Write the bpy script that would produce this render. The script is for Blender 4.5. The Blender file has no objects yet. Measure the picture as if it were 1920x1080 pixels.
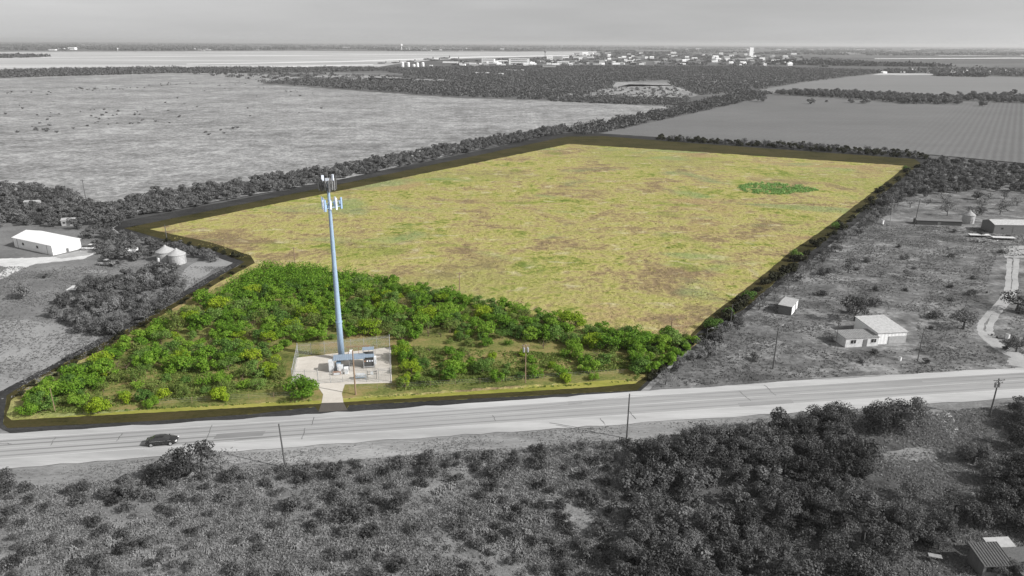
import bpy, math, random
import numpy as np
from mathutils import Vector, Matrix
from mathutils.geometry import tessellate_polygon

# ------------------------------------------------------------------ camera, sky, sun, exposure
SC = bpy.context.scene
COL = SC.collection
F = 1330.0; H = 60.0
TH = math.atan(459.5 / F); ROLL = math.radians(0.33)
fw = np.array([0, math.cos(TH), -math.sin(TH)]); rt0 = np.array([1.0, 0, 0]); up0 = np.cross(rt0, fw)
rt = math.cos(ROLL) * rt0 + math.sin(ROLL) * up0
up = -math.sin(ROLL) * rt0 + math.cos(ROLL) * up0
cam_d = bpy.data.cameras.new('camera'); cam = bpy.data.objects.new('camera', cam_d); COL.objects.link(cam)
cam_d.sensor_width = 36; cam_d.lens = 36 * F / 1920; cam_d.clip_start = 0.5; cam_d.clip_end = 120000
cam.matrix_world = Matrix(((rt[0], up[0], -fw[0], 0), (rt[1], up[1], -fw[1], 0), (rt[2], up[2], -fw[2], H), (0, 0, 0, 1)))
SC.camera = cam
SUN_EL = math.radians(34); SUN_AZ = math.radians(110)          # azimuth clockwise from +Y
w = bpy.data.worlds.new('World'); SC.world = w; w.use_nodes = True
nt = w.node_tree; nt.nodes.clear()
N = nt.nodes.new; L = nt.links.new
sky = N('ShaderNodeTexSky'); sky.sky_type = 'NISHITA'; sky.sun_disc = False
sky.sun_elevation = SUN_EL; sky.sun_rotation = SUN_AZ; sky.dust_density = 2.0
bw = N('ShaderNodeHueSaturation'); bw.inputs['Saturation'].default_value = 0.0
L(sky.outputs[0], bw.inputs['Color'])
geo = N('ShaderNodeTexCoord'); mp = N('ShaderNodeMapping'); mp.inputs['Scale'].default_value = (3, 3, 26)
L(geo.outputs['Generated'], mp.inputs[0])
cn = N('ShaderNodeTexNoise'); cn.inputs['Scale'].default_value = 2.2; cn.inputs['Detail'].default_value = 7
L(mp.outputs[0], cn.inputs['Vector'])
cr = N('ShaderNodeMapRange'); cr.inputs[1].default_value = .35; cr.inputs[2].default_value = .75
cr.inputs[3].default_value = .96; cr.inputs[4].default_value = 1.06
L(cn.outputs[0], cr.inputs[0])
# bright veil of haze low over the horizon
sz_ = N('ShaderNodeSeparateXYZ'); L(geo.outputs['Generated'], sz_.inputs[0])
h0 = N('ShaderNodeMath'); h0.operation = 'MAXIMUM'; h0.inputs[1].default_value = 0; L(sz_.outputs[2], h0.inputs[0])
h1 = N('ShaderNodeMath'); h1.operation = 'MULTIPLY'; h1.inputs[1].default_value = -50; L(h0.outputs[0], h1.inputs[0])
h2 = N('ShaderNodeMath'); h2.operation = 'EXPONENT'; L(h1.outputs[0], h2.inputs[0])
hv = N('ShaderNodeMath'); hv.operation = 'MULTIPLY_ADD'; hv.inputs[1].default_value = 1.7; hv.inputs[2].default_value = .78; L(h2.outputs[0], hv.inputs[0])
vm = N('ShaderNodeMath'); vm.operation = 'MULTIPLY'; L(cr.outputs[0], vm.inputs[0]); L(hv.outputs[0], vm.inputs[1])
mul = N('ShaderNodeMixRGB'); mul.blend_type = 'MULTIPLY'; mul.inputs[0].default_value = 1
L(bw.outputs[0], mul.inputs[1]); L(vm.outputs[0], mul.inputs[2])
bg = N('ShaderNodeBackground'); bg.inputs[1].default_value = 0.12
L(mul.outputs[0], bg.inputs[0])
wo = N('ShaderNodeOutputWorld'); L(bg.outputs[0], wo.inputs[0])
sd = bpy.data.lights.new('sun', 'SUN'); sd.energy = 3.6; sd.angle = math.radians(0.5); sd.color = (1, .985, .965)
so = bpy.data.objects.new('sun', sd); COL.objects.link(so)
sv = Vector((math.sin(SUN_AZ) * math.cos(SUN_EL), math.cos(SUN_AZ) * math.cos(SUN_EL), math.sin(SUN_EL)))
so.rotation_euler = sv.to_track_quat('Z', 'Y').to_euler()
SC.view_settings.view_transform = 'Standard'; SC.view_settings.look = 'None'
SC.view_settings.gamma = 1; SC.view_settings.exposure = 0.45
SC.cycles.volume_bounces = 0; SC.cycles.max_bounces = 8; SC.cycles.transparent_max_bounces = 12

# ------------------------------------------------------------------ helpers
rnd = random.Random(7)
def g(px, py, z=0.0):
    """world point on the ground seen at a point of the reference survey"""
    d = fw + rt * (px - 960) / F - up * (py - 540) / F
    t = (z - H) / d[2]
    return np.array([d[0] * t, d[1] * t, z])
def tag(o, label=None, cat=None, group=None, kind=None):
    if label: o['label'] = label
    if cat: o['category'] = cat
    if group: o['group'] = group
    if kind: o['kind'] = kind
    return o
def thing(name, label, cat, loc=(0, 0, 0), rz=0.0, group=None, s=1.0):
    o = bpy.data.objects.new(name, None); COL.objects.link(o)
    o.empty_display_size = .3; o.location = loc; o.rotation_euler = (0, 0, rz); o.scale = (s, s, s)
    return tag(o, label, cat, group)
def link(name, me, parent=None, loc=None):
    o = bpy.data.objects.new(name, me); COL.objects.link(o)
    if parent is not None: o.parent = parent
    if loc is not None: o.location = loc
    return o
def copy_tree(o, parent=None):
    c = o.copy(); COL.objects.link(c)
    if parent is not None: c.parent = parent
    for ch in list(o.children): copy_tree(ch, c)
    return c
class MB:
    def __init__(s): s.v = []; s.f = []
    def add(s, vs, fs):
        b = len(s.v); s.v += [tuple(map(float, p)) for p in vs]; s.f += [tuple(b + i for i in f) for f in fs]; return s
    def box(s, c, d, rz=0.0):
        x, y, z = d[0] / 2, d[1] / 2, d[2] / 2; ca, sa = math.cos(rz), math.sin(rz)
        vs = []
        for k in (-z, z):
            for i, j in ((-x, -y), (x, -y), (x, y), (-x, y)):
                vs.append((c[0] + i * ca - j * sa, c[1] + i * sa + j * ca, c[2] + k))
        return s.add(vs, [(0, 3, 2, 1), (4, 5, 6, 7), (0, 1, 5, 4), (1, 2, 6, 5), (2, 3, 7, 6), (3, 0, 4, 7)])
    def tube(s, pts, rs, n=6, cap=True):
        pts = [Vector(p) for p in pts]
        if not isinstance(rs, (list, tuple)): rs = [rs] * len(pts)
        b = len(s.v); ref = None
        for i, p in enumerate(pts):
            d = (pts[min(i + 1, len(pts) - 1)] - pts[max(i - 1, 0)]).normalized()
            a = Vector((0, 0, 1)) if abs(d.z) < .9 else Vector((1, 0, 0))
            if ref is not None: a = ref
            u_ = d.cross(a).normalized(); v_ = u_.cross(d).normalized(); ref = a
            for k in range(n):
                t = 2 * math.pi * k / n
                s.v.append(tuple(p + (u_ * math.cos(t) + v_ * math.sin(t)) * rs[i]))
        for i in range(len(pts) - 1):
            for k in range(n):
                s.f.append((b + i * n + k, b + i * n + (k + 1) % n, b + (i + 1) * n + (k + 1) % n, b + (i + 1) * n + k))
        if cap:
            s.f.append(tuple(b + k for k in range(n))[::-1]); s.f.append(tuple(b + (len(pts) - 1) * n + k for k in range(n)))
        return s
    def lathe(s, prof, n=20, c=(0, 0)):
        b = len(s.v)
        for r, z in prof:
            for k in range(n):
                t = 2 * math.pi * k / n; s.v.append((c[0] + r * math.cos(t), c[1] + r * math.sin(t), z))
        for i in range(len(prof) - 1):
            for k in range(n):
                s.f.append((b + i * n + k, b + i * n + (k + 1) % n, b + (i + 1) * n + (k + 1) % n, b + (i + 1) * n + k))
        s.f.append(tuple(b + k for k in range(n))[::-1]); s.f.append(tuple(b + (len(prof) - 1) * n + k for k in range(n)))
        return s
    def mesh(s, name, m=None, smooth=False):
        me = bpy.data.meshes.new(name); me.from_pydata(s.v, [], s.f); me.update()
        if m: me.materials.append(m)
        if smooth: me.polygons.foreach_set('use_smooth', [True] * len(me.polygons))
        return me
    def build(s, name, m, parent=None, smooth=False, loc=None):
        return link(name, s.mesh(name, m, smooth), parent, loc)
def qmesh(name, quads, m):
    """quads: (N,4,3) array"""
    n = len(quads); me = bpy.data.meshes.new(name)
    me.vertices.add(n * 4); me.vertices.foreach_set('co', np.ascontiguousarray(quads, dtype=np.float32).reshape(-1))
    me.loops.add(n * 4); me.loops.foreach_set('vertex_index', np.arange(n * 4, dtype=np.int32))
    me.polygons.add(n); me.polygons.foreach_set('loop_start', np.arange(0, n * 4, 4, dtype=np.int32))
    me.polygons.foreach_set('loop_total', np.full(n, 4, dtype=np.int32))
    me.update(calc_edges=True); me.materials.append(m)
    return me

# ------------------------------------------------------------------ materials
def mat(name): 
    m = bpy.data.materials.new(name); m.use_nodes = True; t = m.node_tree; b = t.nodes['Principled BSDF']
    b.inputs['Specular IOR Level'].default_value = .2
    return m, t, b
def grey(v): return (v, v, v)
def paint(name, c, rough=.6, metal=0.0, var=.12, scale=2.0, spec=.3, bump=0.0, bscale=8):
    m, t, b = mat(name); b.inputs['Roughness'].default_value = rough; b.inputs['Metallic'].default_value = metal
    b.inputs['Specular IOR Level'].default_value = spec
    tc = t.nodes.new('ShaderNodeTexCoord'); n = t.nodes.new('ShaderNodeTexNoise'); n.inputs['Scale'].default_value = scale
    n.inputs['Detail'].default_value = 6; t.links.new(tc.outputs['Object'], n.inputs['Vector'])
    r = t.nodes.new('ShaderNodeValToRGB')
    r.color_ramp.elements[0].position = .3; r.color_ramp.elements[1].position = .7
    r.color_ramp.elements[0].color = (*[x * (1 - var) for x in c], 1); r.color_ramp.elements[1].color = (*[min(1, x * (1 + var)) for x in c], 1)
    t.links.new(n.outputs[0], r.inputs[0]); t.links.new(r.outputs[0], b.inputs['Base Color'])
    return m
def corrugated(name, c, period=.5, axis=0, rough=.5, var=.1, bump=.6, dark=.75):
    """sheet metal or boards with ribs along one axis"""
    m = paint(name, c, rough=rough, var=var); t = m.node_tree; b = t.nodes['Principled BSDF']
    tc = t.nodes.new('ShaderNodeTexCoord'); sx = t.nodes.new('ShaderNodeSeparateXYZ'); t.links.new(tc.outputs['Object'], sx.inputs[0])
    mm = t.nodes.new('ShaderNodeMath'); mm.operation = 'MULTIPLY'; mm.inputs[1].default_value = 2 * math.pi / period
    t.links.new(sx.outputs[axis], mm.inputs[0])
    sn = t.nodes.new('ShaderNodeMath'); sn.operation = 'SINE'; t.links.new(mm.outputs[0], sn.inputs[0])
    bp = t.nodes.new('ShaderNodeBump'); bp.inputs['Strength'].default_value = bump; bp.inputs['Distance'].default_value = .05
    t.links.new(sn.outputs[0], bp.inputs['Height']); t.links.new(bp.outputs[0], b.inputs['Normal'])
    return m
def ground_mat(name, cols, big=30.0, mid=4.0, fine=.5, stretch=1.0, bump=.5, weights=(.5, .3, .35), speck=None, rows=None, warp=0, pos=None):
    """several noise octaves drive a ramp of ground colours; scales in metres"""
    m, t, b = mat(name); b.inputs['Roughness'].default_value = .95; b.inputs['Specular IOR Level'].default_value = .05
    tc = t.nodes.new('ShaderNodeTexCoord')
    mp = t.nodes.new('ShaderNodeMapping'); mp.inputs['Scale'].default_value = (1 / stretch, 1, 1)
    t.links.new(tc.outputs['Object'], mp.inputs[0])
    tot = None
    for sc, wt, det in ((big, weights[0], 4), (mid, weights[1], 4), (fine, weights[2], 5)):
        n = t.nodes.new('ShaderNodeTexNoise'); n.inputs['Scale'].default_value = 1 / sc; n.inputs['Detail'].default_value = det
        n.inputs['Roughness'].default_value = .6
        if warp and sc == big: n.inputs['Distortion'].default_value = warp
        t.links.new(mp.outputs[0], n.inputs['Vector'])
        a = t.nodes.new('ShaderNodeMath'); a.operation = 'MULTIPLY_ADD'; a.inputs[1].default_value = wt
        s_ = t.nodes.new('ShaderNodeMath'); s_.operation = 'SUBTRACT'; s_.inputs[1].default_value = .5
        t.links.new(n.outputs[0], s_.inputs[0]); t.links.new(s_.outputs[0], a.inputs[0])
        if tot is None: a.inputs[2].default_value = .5
        else: t.links.new(tot.outputs[0], a.inputs[2])
        tot = a; last = n
    if rows:
        ang, per, wt = rows
        rot = t.nodes.new('ShaderNodeMapping'); rot.inputs['Rotation'].default_value = (0, 0, math.radians(ang))
        t.links.new(tc.outputs['Object'], rot.inputs[0])
        wv = t.nodes.new('ShaderNodeTexWave'); wv.inputs['Scale'].default_value = 1 / per * .5; wv.inputs['Distortion'].default_value = .6
        wv.inputs['Detail'].default_value = 2; wv.inputs['Detail Scale'].default_value = .4
        t.links.new(rot.outputs[0], wv.inputs['Vector'])
        # rows only show on one side of the field
        sx = t.nodes.new('ShaderNodeSeparateXYZ'); t.links.new(rot.outputs[0], sx.inputs[0])
        mr = t.nodes.new('ShaderNodeMapRange'); mr.inputs[1].default_value = -60; mr.inputs[2].default_value = 25
        mr.inputs[3].default_value = .12; mr.inputs[4].default_value = 1; t.links.new(sx.outputs[0], mr.inputs[0])
        k = t.nodes.new('ShaderNodeMath'); k.operation = 'MULTIPLY'; t.links.new(wv.outputs[1], k.inputs[0]); t.links.new(mr.outputs[0], k.inputs[1])
        a = t.nodes.new('ShaderNodeMath'); a.operation = 'MULTIPLY_ADD'; a.inputs[1].default_value = -wt
        t.links.new(k.outputs[0], a.inputs[0]); t.links.new(tot.outputs[0], a.inputs[2]); tot = a
    r = t.nodes.new('ShaderNodeValToRGB'); e = r.color_ramp.elements
    while len(e) < len(cols): e.new(.5)
    for i, c in enumerate(cols):
        e[i].position = pos[i] if pos else .3 + .4 * i / (len(cols) - 1); e[i].color = (*c, 1)
    t.links.new(tot.outputs[0], r.inputs[0]); out = r.outputs[0]
    if speck:
        for sc, thr, c, amt in speck:
            n = t.nodes.new('ShaderNodeTexNoise'); n.inputs['Scale'].default_value = 1 / sc; n.inputs['Detail'].default_value = 5
            n.inputs['Distortion'].default_value = .5
            ofs = t.nodes.new('ShaderNodeMapping'); ofs.inputs['Location'].default_value = (sc * 7.3, sc * 3.1, sc)
            ofs.inputs['Scale'].default_value = (1 / max(stretch, 1.5), 1, 1)
            t.links.new(tc.outputs['Object'], ofs.inputs[0]); t.links.new(ofs.outputs[0], n.inputs['Vector'])
            mr = t.nodes.new('ShaderNodeMapRange'); mr.inputs[1].default_value = thr; mr.inputs[2].default_value = thr + .1
            mr.inputs[4].default_value = amt; t.links.new(n.outputs[0], mr.inputs[0])
            mx = t.nodes.new('ShaderNodeMixRGB'); mx.inputs[2].default_value = (*c, 1)
            t.links.new(mr.outputs[0], mx.inputs[0]); t.links.new(out, mx.inputs[1]); out = mx.outputs[0]
    t.links.new(out, b.inputs['Base Color'])
    if bump:
        bp = t.nodes.new('ShaderNodeBump'); bp.inputs['Strength'].default_value = bump; bp.inputs['Distance'].default_value = fine * .5
        t.links.new(last.outputs[0], bp.inputs['Height']); t.links.new(bp.outputs[0], b.inputs['Normal'])
    return m
def leaf_mat(name, cols, trans=.25):
    m, t, b = mat(name); b.inputs['Roughness'].default_value = .65; b.inputs['Specular IOR Level'].default_value = .15
    gn = t.nodes.new('ShaderNodeNewGeometry'); oi = t.nodes.new('ShaderNodeObjectInfo')
    a = t.nodes.new('ShaderNodeMath'); a.operation = 'MULTIPLY'; a.inputs[1].default_value = .55; t.links.new(gn.outputs['Random Per Island'], a.inputs[0])
    c = t.nodes.new('ShaderNodeMath'); c.operation = 'MULTIPLY_ADD'; c.inputs[1].default_value = .45
    t.links.new(oi.outputs['Random'], c.inputs[0]); t.links.new(a.outputs[0], c.inputs[2])
    r = t.nodes.new('ShaderNodeValToRGB'); e = r.color_ramp.elements
    while len(e) < len(cols): e.new(.5)
    for i, q in enumerate(cols): e[i].position = .08 + .84 * i / (len(cols) - 1); e[i].color = (*q, 1)
    t.links.new(c.outputs[0], r.inputs[0]); t.links.new(r.outputs[0], b.inputs['Base Color'])
    tr = t.nodes.new('ShaderNodeBsdfTranslucent'); t.links.new(r.outputs[0], tr.inputs[0])
    mx = t.nodes.new('ShaderNodeMixShader'); mx.inputs[0].default_value = trans
    o = t.nodes['Material Output']; t.links.new(b.outputs[0], mx.inputs[1]); t.links.new(tr.outputs[0], mx.inputs[2]); t.links.new(mx.outputs[0], o.inputs[0])
    return m
G = grey
M = {}
M['plain'] = ground_mat('plain_ground', [G(.06), G(.10), G(.14), G(.24)], big=900, mid=160, fine=18, stretch=3.5, bump=0, weights=(.9, .6, .5))
M['airfield'] = ground_mat('airfield_ground', [G(.34), G(.44), G(.52)], big=260, mid=60, fine=14, stretch=7, bump=0, weights=(1.3, .3, .2))
M['concrete_far'] = ground_mat('runway', [G(.6), G(.7), G(.78)], big=200, mid=50, fine=10, stretch=3, bump=0)
M['pasture'] = ground_mat('pasture_grass', [G(.15), G(.235), G(.31), G(.44)], big=60, mid=10, fine=2.4, stretch=1.1, bump=.6, weights=(.6, .75, .95), speck=[(2.2, .62, G(.10), .6)])
M['crop'] = ground_mat('crop_field', [G(.13), G(.165), G(.20)], big=120, mid=14, fine=1.5, stretch=1.5, bump=.3, weights=(.5, .2, .5), rows=(34.2, 6.5, .26))
M['crop_far'] = ground_mat('far_field', [G(.18), G(.205), G(.23)], big=150, mid=40, fine=6, stretch=4, bump=0, weights=(.5, .2, .2))
M['scrubland'] = ground_mat('scrubland', [G(.085), G(.135), G(.18), G(.28)], big=20, mid=5, fine=1.2, stretch=1.4, bump=.6, weights=(.7, .8, .7), speck=[(3.5, .66, G(.08), .6)])
M['yard_grass'] = ground_mat('yard_grass', [G(.12), G(.18), G(.25)], big=26, mid=5, fine=.7, stretch=1.6, bump=.5, weights=(.7, .5, .4))
M['pale_pasture'] = ground_mat('pale_pasture', [G(.20), G(.27), G(.33)], big=18, mid=4, fine=.5, stretch=1.8, bump=.5, weights=(.7, .4, .4))
M['dirt'] = ground_mat('pale_dirt', [G(.42), G(.58), G(.72)], big=9, mid=2, fine=.3, bump=.3, weights=(.6, .4, .3))
M['dirt_track'] = ground_mat('dirt_track', [G(.26), G(.36), G(.44)], big=9, mid=2, fine=.3, bump=.3, weights=(.6, .4, .3))
M['fore'] = ground_mat('brush_ground', [G(.11), G(.17), G(.22), G(.33)], big=14, mid=2.5, fine=.35, stretch=1.2, bump=.8, weights=(.6, .6, .55))
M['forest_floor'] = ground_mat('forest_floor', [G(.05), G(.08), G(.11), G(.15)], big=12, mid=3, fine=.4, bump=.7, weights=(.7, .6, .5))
M['verge'] = ground_mat('verge_grass', [G(.13), G(.21), G(.27), G(.37)], big=14, mid=2, fine=.3, stretch=4, bump=.6, weights=(.7, .5, .5))
M['field'] = ground_mat('meadow', [(.22, .165, .095), (.31, .245, .12), (.385, .345, .135), (.315, .305, .09), (.14, .185, .035)], big=24, mid=5.0, fine=1.8, stretch=1.1, bump=.9,
    weights=(1.5, .9, 1.0), warp=.8, pos=[.2, .36, .52, .68, .84],
    speck=[(95, .52, (.21, .235, .07), .35), (36, .58, (.33, .215, .13), .5), (26, .58, (.21, .28, .12), .6), (17, .60, (.17, .23, .035), .6), (5, .60, (.48, .43, .26), .7), (3.2, .64, (.17, .17, .08), .35)])
M['thicket_floor'] = ground_mat('thicket_floor', [(.06, .075, .02), (.15, .17, .05), (.24, .21, .08), (.30, .22, .11)], big=14, mid=3, fine=.4, stretch=1.5, bump=.7, weights=(.7, .6, .5))
M['verge_green'] = ground_mat('green_verge', [(.15, .17, .03), (.27, .27, .06), (.36, .32, .10)], big=8, mid=1.8, fine=.3, stretch=4, bump=.6, weights=(.6, .5, .5))
M['band_olive'] = ground_mat('charred_strip_olive', [(.028, .027, .010), (.052, .047, .018), (.068, .056, .026)], big=16, mid=4, fine=.5, stretch=2, bump=.5, weights=(.7, .5, .5))  # inner half of the parcel outline, its shade put into the ground colour
M['band_grey'] = ground_mat('charred_strip_grey', [G(.026), G(.042), G(.062)], big=14, mid=4, fine=.5, stretch=2, bump=.5, weights=(.7, .5, .5))  # outer half of the parcel outline, shaded by colour alone
M['pad'] = ground_mat('gravel_pad', [(.48, .44, .39), (.56, .52, .465), (.64, .60, .545)], big=6, mid=1.5, fine=.15, bump=.4, weights=(.6, .3, .4), speck=[(2.5, .68, (.25, .19, .12), .5)])
M['apron'] = ground_mat('worn_apron', [(.085, .078, .07), (.12, .11, .10)], big=5, mid=1, fine=.2)  # driveway colour darkened where the drawn outline crosses it
M['road_lane'] = ground_mat('asphalt_lane', [G(.26), G(.325), G(.38)], big=14, mid=4, fine=.3, stretch=12, bump=.15, weights=(.8, .6, .3))
M['road_shoulder'] = ground_mat('asphalt_shoulder', [G(.34), G(.44), G(.52)], big=12, mid=3, fine=.3, stretch=9, bump=.15, weights=(.8, .6, .3))
M['marking'] = ground_mat('road_marking', [G(.42), G(.52), G(.58)], big=6, mid=1, fine=.15, bump=0)
M['tar'] = paint('tar', G(.12), .8)
M['pond'] = None
M['leaf_green'] = leaf_mat('mesquite_leaves', [(.075, .16, .02), (.135, .27, .025), (.20, .345, .035), (.28, .41, .06)], .42)
M['leaf_mid'] = leaf_mat('mid_green_leaves', [(.065, .14, .027), (.11, .21, .04), (.17, .28, .06), (.24, .34, .09)], .42)
M['leaf_hedge'] = leaf_mat('hedge_leaves', [G(.09), G(.14), G(.20)], .28)
M['leaf_far'] = leaf_mat('far_leaves', [G(.07), G(.105), G(.145)], .2)
M['leaf_yellow'] = leaf_mat('yellowish_leaves', [(.12, .21, .015), (.22, .33, .02), (.32, .40, .03)], .3)
M['leaf_olive'] = leaf_mat('olive_leaves', [(.09, .15, .03), (.16, .22, .05), (.24, .29, .08)], .35)
M['leaf_pond'] = leaf_mat('pale_green_leaves', [(.13, .26, .06), (.23, .40, .12), (.33, .48, .18)], .25)
M['leaf_grey'] = leaf_mat('grey_leaves', [G(.065), G(.11), G(.16)], .2)
M['leaf_grey_pale'] = leaf_mat('pale_grey_leaves', [G(.13), G(.19), G(.27)], .3)
M['leaf_dark'] = leaf_mat('dark_leaves', [G(.035), G(.064), G(.105)], .15)
M['leaf_black'] = leaf_mat('charred_leaves', [(.016, .017, .010), (.028, .030, .014), (.045, .045, .026)], .1)  # leaf colour darkened to carry the parcel outline's shade
M['bark'] = paint('bark', G(.09), .9); M['bark_brown'] = paint('brown_bark', (.13, .095, .065), .9)
M['grass_grey'] = leaf_mat('dry_grass', [G(.16), G(.24), G(.34)], .35)
M['grass_pale'] = leaf_mat('pale_dry_grass', [G(.12), G(.18), G(.26)], .3)
M['grass_gold'] = leaf_mat('golden_grass', [(.24, .22, .08), (.42, .38, .15), (.56, .49, .22)], .2)
M['cactus'] = paint('cactus_skin', G(.24), .6, var=.3, scale=3)
M['white'] = paint('white_metal', G(.85), .5); M['white_dull'] = paint('dull_white', G(.62), .6, var=.15)
M['steel'] = paint('galvanised', G(.32), .45, var=.2); M['steel_dark'] = paint('dark_steel', G(.07), .5)
M['wood_pole'] = paint('pole_wood', G(.10), .9); M['wood_brown'] = paint('brown_pole_wood', (.27, .19, .13), .9)
M['black'] = paint('black_void', G(.012), .5)
M['tower_blue'] = paint('tower_paint', (.30, .40, .52), .45, var=.06); M['tower_dark'] = paint('upper_mount', G(.10), .6, var=.3)
M['panel_white'] = paint('antenna_plastic', (.72, .76, .84), .5); M['panel_blue'] = paint('antenna_blue', (.30, .42, .60), .5)
M['panel_grey'] = paint('antenna_grey', G(.22), .6)
M['canopy'] = corrugated('canopy_sheet', (.25, .31, .38), .4, 0, bump=.2); M['cab'] = paint('cabinet_paint', (.62, .64, .66), .5)
M['tank_blue'] = paint('blue_equipment', (.22, .33, .45), .5)
M['rust'] = paint('rusty_brown', (.30, .17, .11), .8)
M['glass'] = paint('dark_glass', G(.03), .12, spec=.8); M['car'] = paint('black_paint', G(.02), .18, spec=.7)
M['chrome'] = paint('bright_metal', G(.65), .2, metal=.8); M['lamp'] = paint('lamp_lens', G(.85), .15); M['rubber'] = paint('rubber', G(.02), .8)
M['plane'] = paint('aircraft_grey', G(.10), .5); M['window'] = paint('window_glass', G(.04), .2, spec=.6)
M['far_white'] = paint('far_white', G(.88), .6); M['far_grey'] = paint('far_grey', G(.38), .7); M['far_dark'] = paint('far_dark', G(.16), .7)
M['roof_grey'] = corrugated('roof_grey', G(.46), .3, 0, var=.2, bump=.15); M['roof_white'] = corrugated('roof_white', G(.86), .3, 0, var=.03, bump=.1)
M['roof_dark'] = corrugated('roof_dark', G(.24), .5, 0, var=.2); M['shingle'] = paint('old_shingles', G(.11), .9, var=.25, scale=5); M['wall_siding'] = corrugated('wall_siding', G(.78), .8, 0, var=.06, bump=.3)
M['silo'] = corrugated('silo_steel', G(.40), .4, 2, var=.1, bump=.5)

# ------------------------------------------------------------------ ground sheets
def jitter_poly(pts, amp, step):
    out = []; n = len(pts)
    for i in range(n):
        a, b = pts[i], pts[(i + 1) % n]; d = math.hypot(b[0] - a[0], b[1] - a[1]); k = max(1, int(d / step))
        for j in range(k):
            t = j / k; f = 1 if j else .3
            out.append((a[0] + (b[0] - a[0]) * t + rnd.uniform(-1, 1) * amp * f * 1.5, a[1] + (b[1] - a[1]) * t + rnd.uniform(-1, 1) * amp * f * .5))
    return out
def sheet(name, pts, z, m, amp=1.0, step=7):
    q = [g(x, y) for x, y in jitter_poly(pts, amp, step)]
    vs = [(p[0], p[1], z) for p in q]
    tris = tessellate_polygon([[Vector(v) for v in vs]])
    me = bpy.data.meshes.new(name); me.from_pydata(vs, [], [tuple(t) for t in tris]); me.update()
    import bmesh
    bm = bmesh.new(); bm.from_mesh(me); bmesh.ops.recalc_face_normals(bm, faces=bm.faces[:])
    if sum(f.normal.z for f in bm.faces) < 0: bmesh.ops.reverse_faces(bm, faces=bm.faces[:])
    bm.to_mesh(me); bm.free(); me.materials.append(m)
    return tag(link(name, me), kind='structure')
R = 42000
tag(MB().add([(-R, -3000, -.3), (R, -3000, -.3), (R, R, -.3), (-R, R, -.3)], [(0, 1, 2, 3)]).build('ground', M['plain']), kind='structure')
PX = {}
sheet('near_ground', [(-400, 500), (2300, 500), (2300, 1500), (-400, 1500)], -.03, M['verge'], 0, 400)
PX['airfield'] = [(-300, 96.5), (0, 97), (300, 96.5), (560, 95), (700, 96), (960, 97), (1120, 96), (1120, 104), (1020, 107), (960, 108), (820, 112), (760, 118), (700, 127), (560, 128), (250, 132), (0, 133), (-300, 134)]
PX['pasture'] = [(-300, 150), (0, 146), (250, 139), (330, 136), (480, 138), (580, 146), (500, 154), (490, 158), (640, 168), (860, 184), (1000, 188), (1275, 201), (1060, 246), (880, 283), (640, 336), (420, 375), (300, 398), (210, 402), (160, 392), (0, 356), (-300, 330)]
PX['crop'] = [(1125, 250), (1290, 215), (1445, 180), (1500, 178), (1700, 186), (1920, 194), (2200, 205), (2200, 345), (1920, 306), (1745, 290), (1280, 260)]
PX['crop_far'] = [(1415, 170), (1500, 156), (1640, 138.5), (1780, 141), (1920, 145), (2200, 152), (2200, 190), (1920, 181), (1700, 182), (1450, 176)]
PX['scrub_right'] = [(1740, 300), (1920, 312), (2300, 345), (2300, 640), (1920, 691), (1630, 703), (1471, 714), (1215, 734), (1300, 650), (1500, 500), (1610, 415)]
PX['left'] = [(-300, 360), (0, 356), (160, 380), (215, 400), (215, 430), (300, 458), (470, 490), (370, 535), (200, 630), (0, 735), (0, 815), (-300, 840)]
PX['field'] = [(240, 428), (640, 352), (1062, 262), (1730, 302), (1590, 420), (1380, 590), (1190, 732), (900, 752), (300, 785), (-2, 800), (0, 745), (60, 708), (185, 645), (330, 562), (462, 490), (390, 467)]
PX['fore'] = [(-400, 895), (0, 884), (340, 856), (530, 843), (960, 811), (1180, 796), (1535, 775), (1660, 765), (1920, 748), (2300, 725), (2300, 1500), (-400, 1500)]
sheet('airfield', PX['airfield'], .3, M['airfield'], .3)
sheet('pasture', PX['pasture'], .03, M['pasture'], .8)
sheet('crop_field', PX['crop'], .05, M['crop'], .4)
sheet('far_crop_field', PX['crop_far'], .08, M['crop_far'], .3)
sheet('scrubland', PX['scrub_right'], .02, M['scrubland'])
sheet('left_grassland', PX['left'], .0, M['yard_grass'])
sheet('meadow', PX['field'], .012, M['field'])
sheet('brush_ground', PX['fore'], .0, M['fore'], 1.5)
for pts in ([(40, 131.5), (250, 129), (450, 126), (700, 121), (700, 122.4), (450, 128), (250, 130.5), (40, 132.5)],
            [(350, 120), (640, 115), (900, 106), (1060, 103.5), (1060, 104.8), (900, 108), (640, 117), (350, 121)],
            [(0, 108), (500, 104), (900, 101), (900, 101.6), (500, 105), (0, 109)]):
    sheet('runway', pts, .6, M['concrete_far'], 0, 60)
for pts in ([(1030, 184), (1060, 176), (1150, 165), (1180, 158), (1262, 160), (1310, 178), (1275, 191), (1180, 187)], [(1148, 163), (1155, 154), (1250, 154.5), (1262, 161)],
            [(1255, 146), (1270, 139), (1335, 138.5), (1352, 147), (1290, 151)], [(1330, 151), (1420, 150), (1425, 153), (1340, 155)],
            [(600, 140), (720, 141), (780, 150), (640, 152), (580, 147)], [(690, 146), (880, 150), (860, 152), (690, 150)], [(-50, 103), (60, 104), (-50, 110)]):
    sheet('clearing', pts, .1, M['pasture'], .8)
sheet('sports_field', [(1635, 140.5), (1650, 137.5), (1740, 138), (1760, 140), (1700, 141)], .2, M['airfield'], .2)
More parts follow.
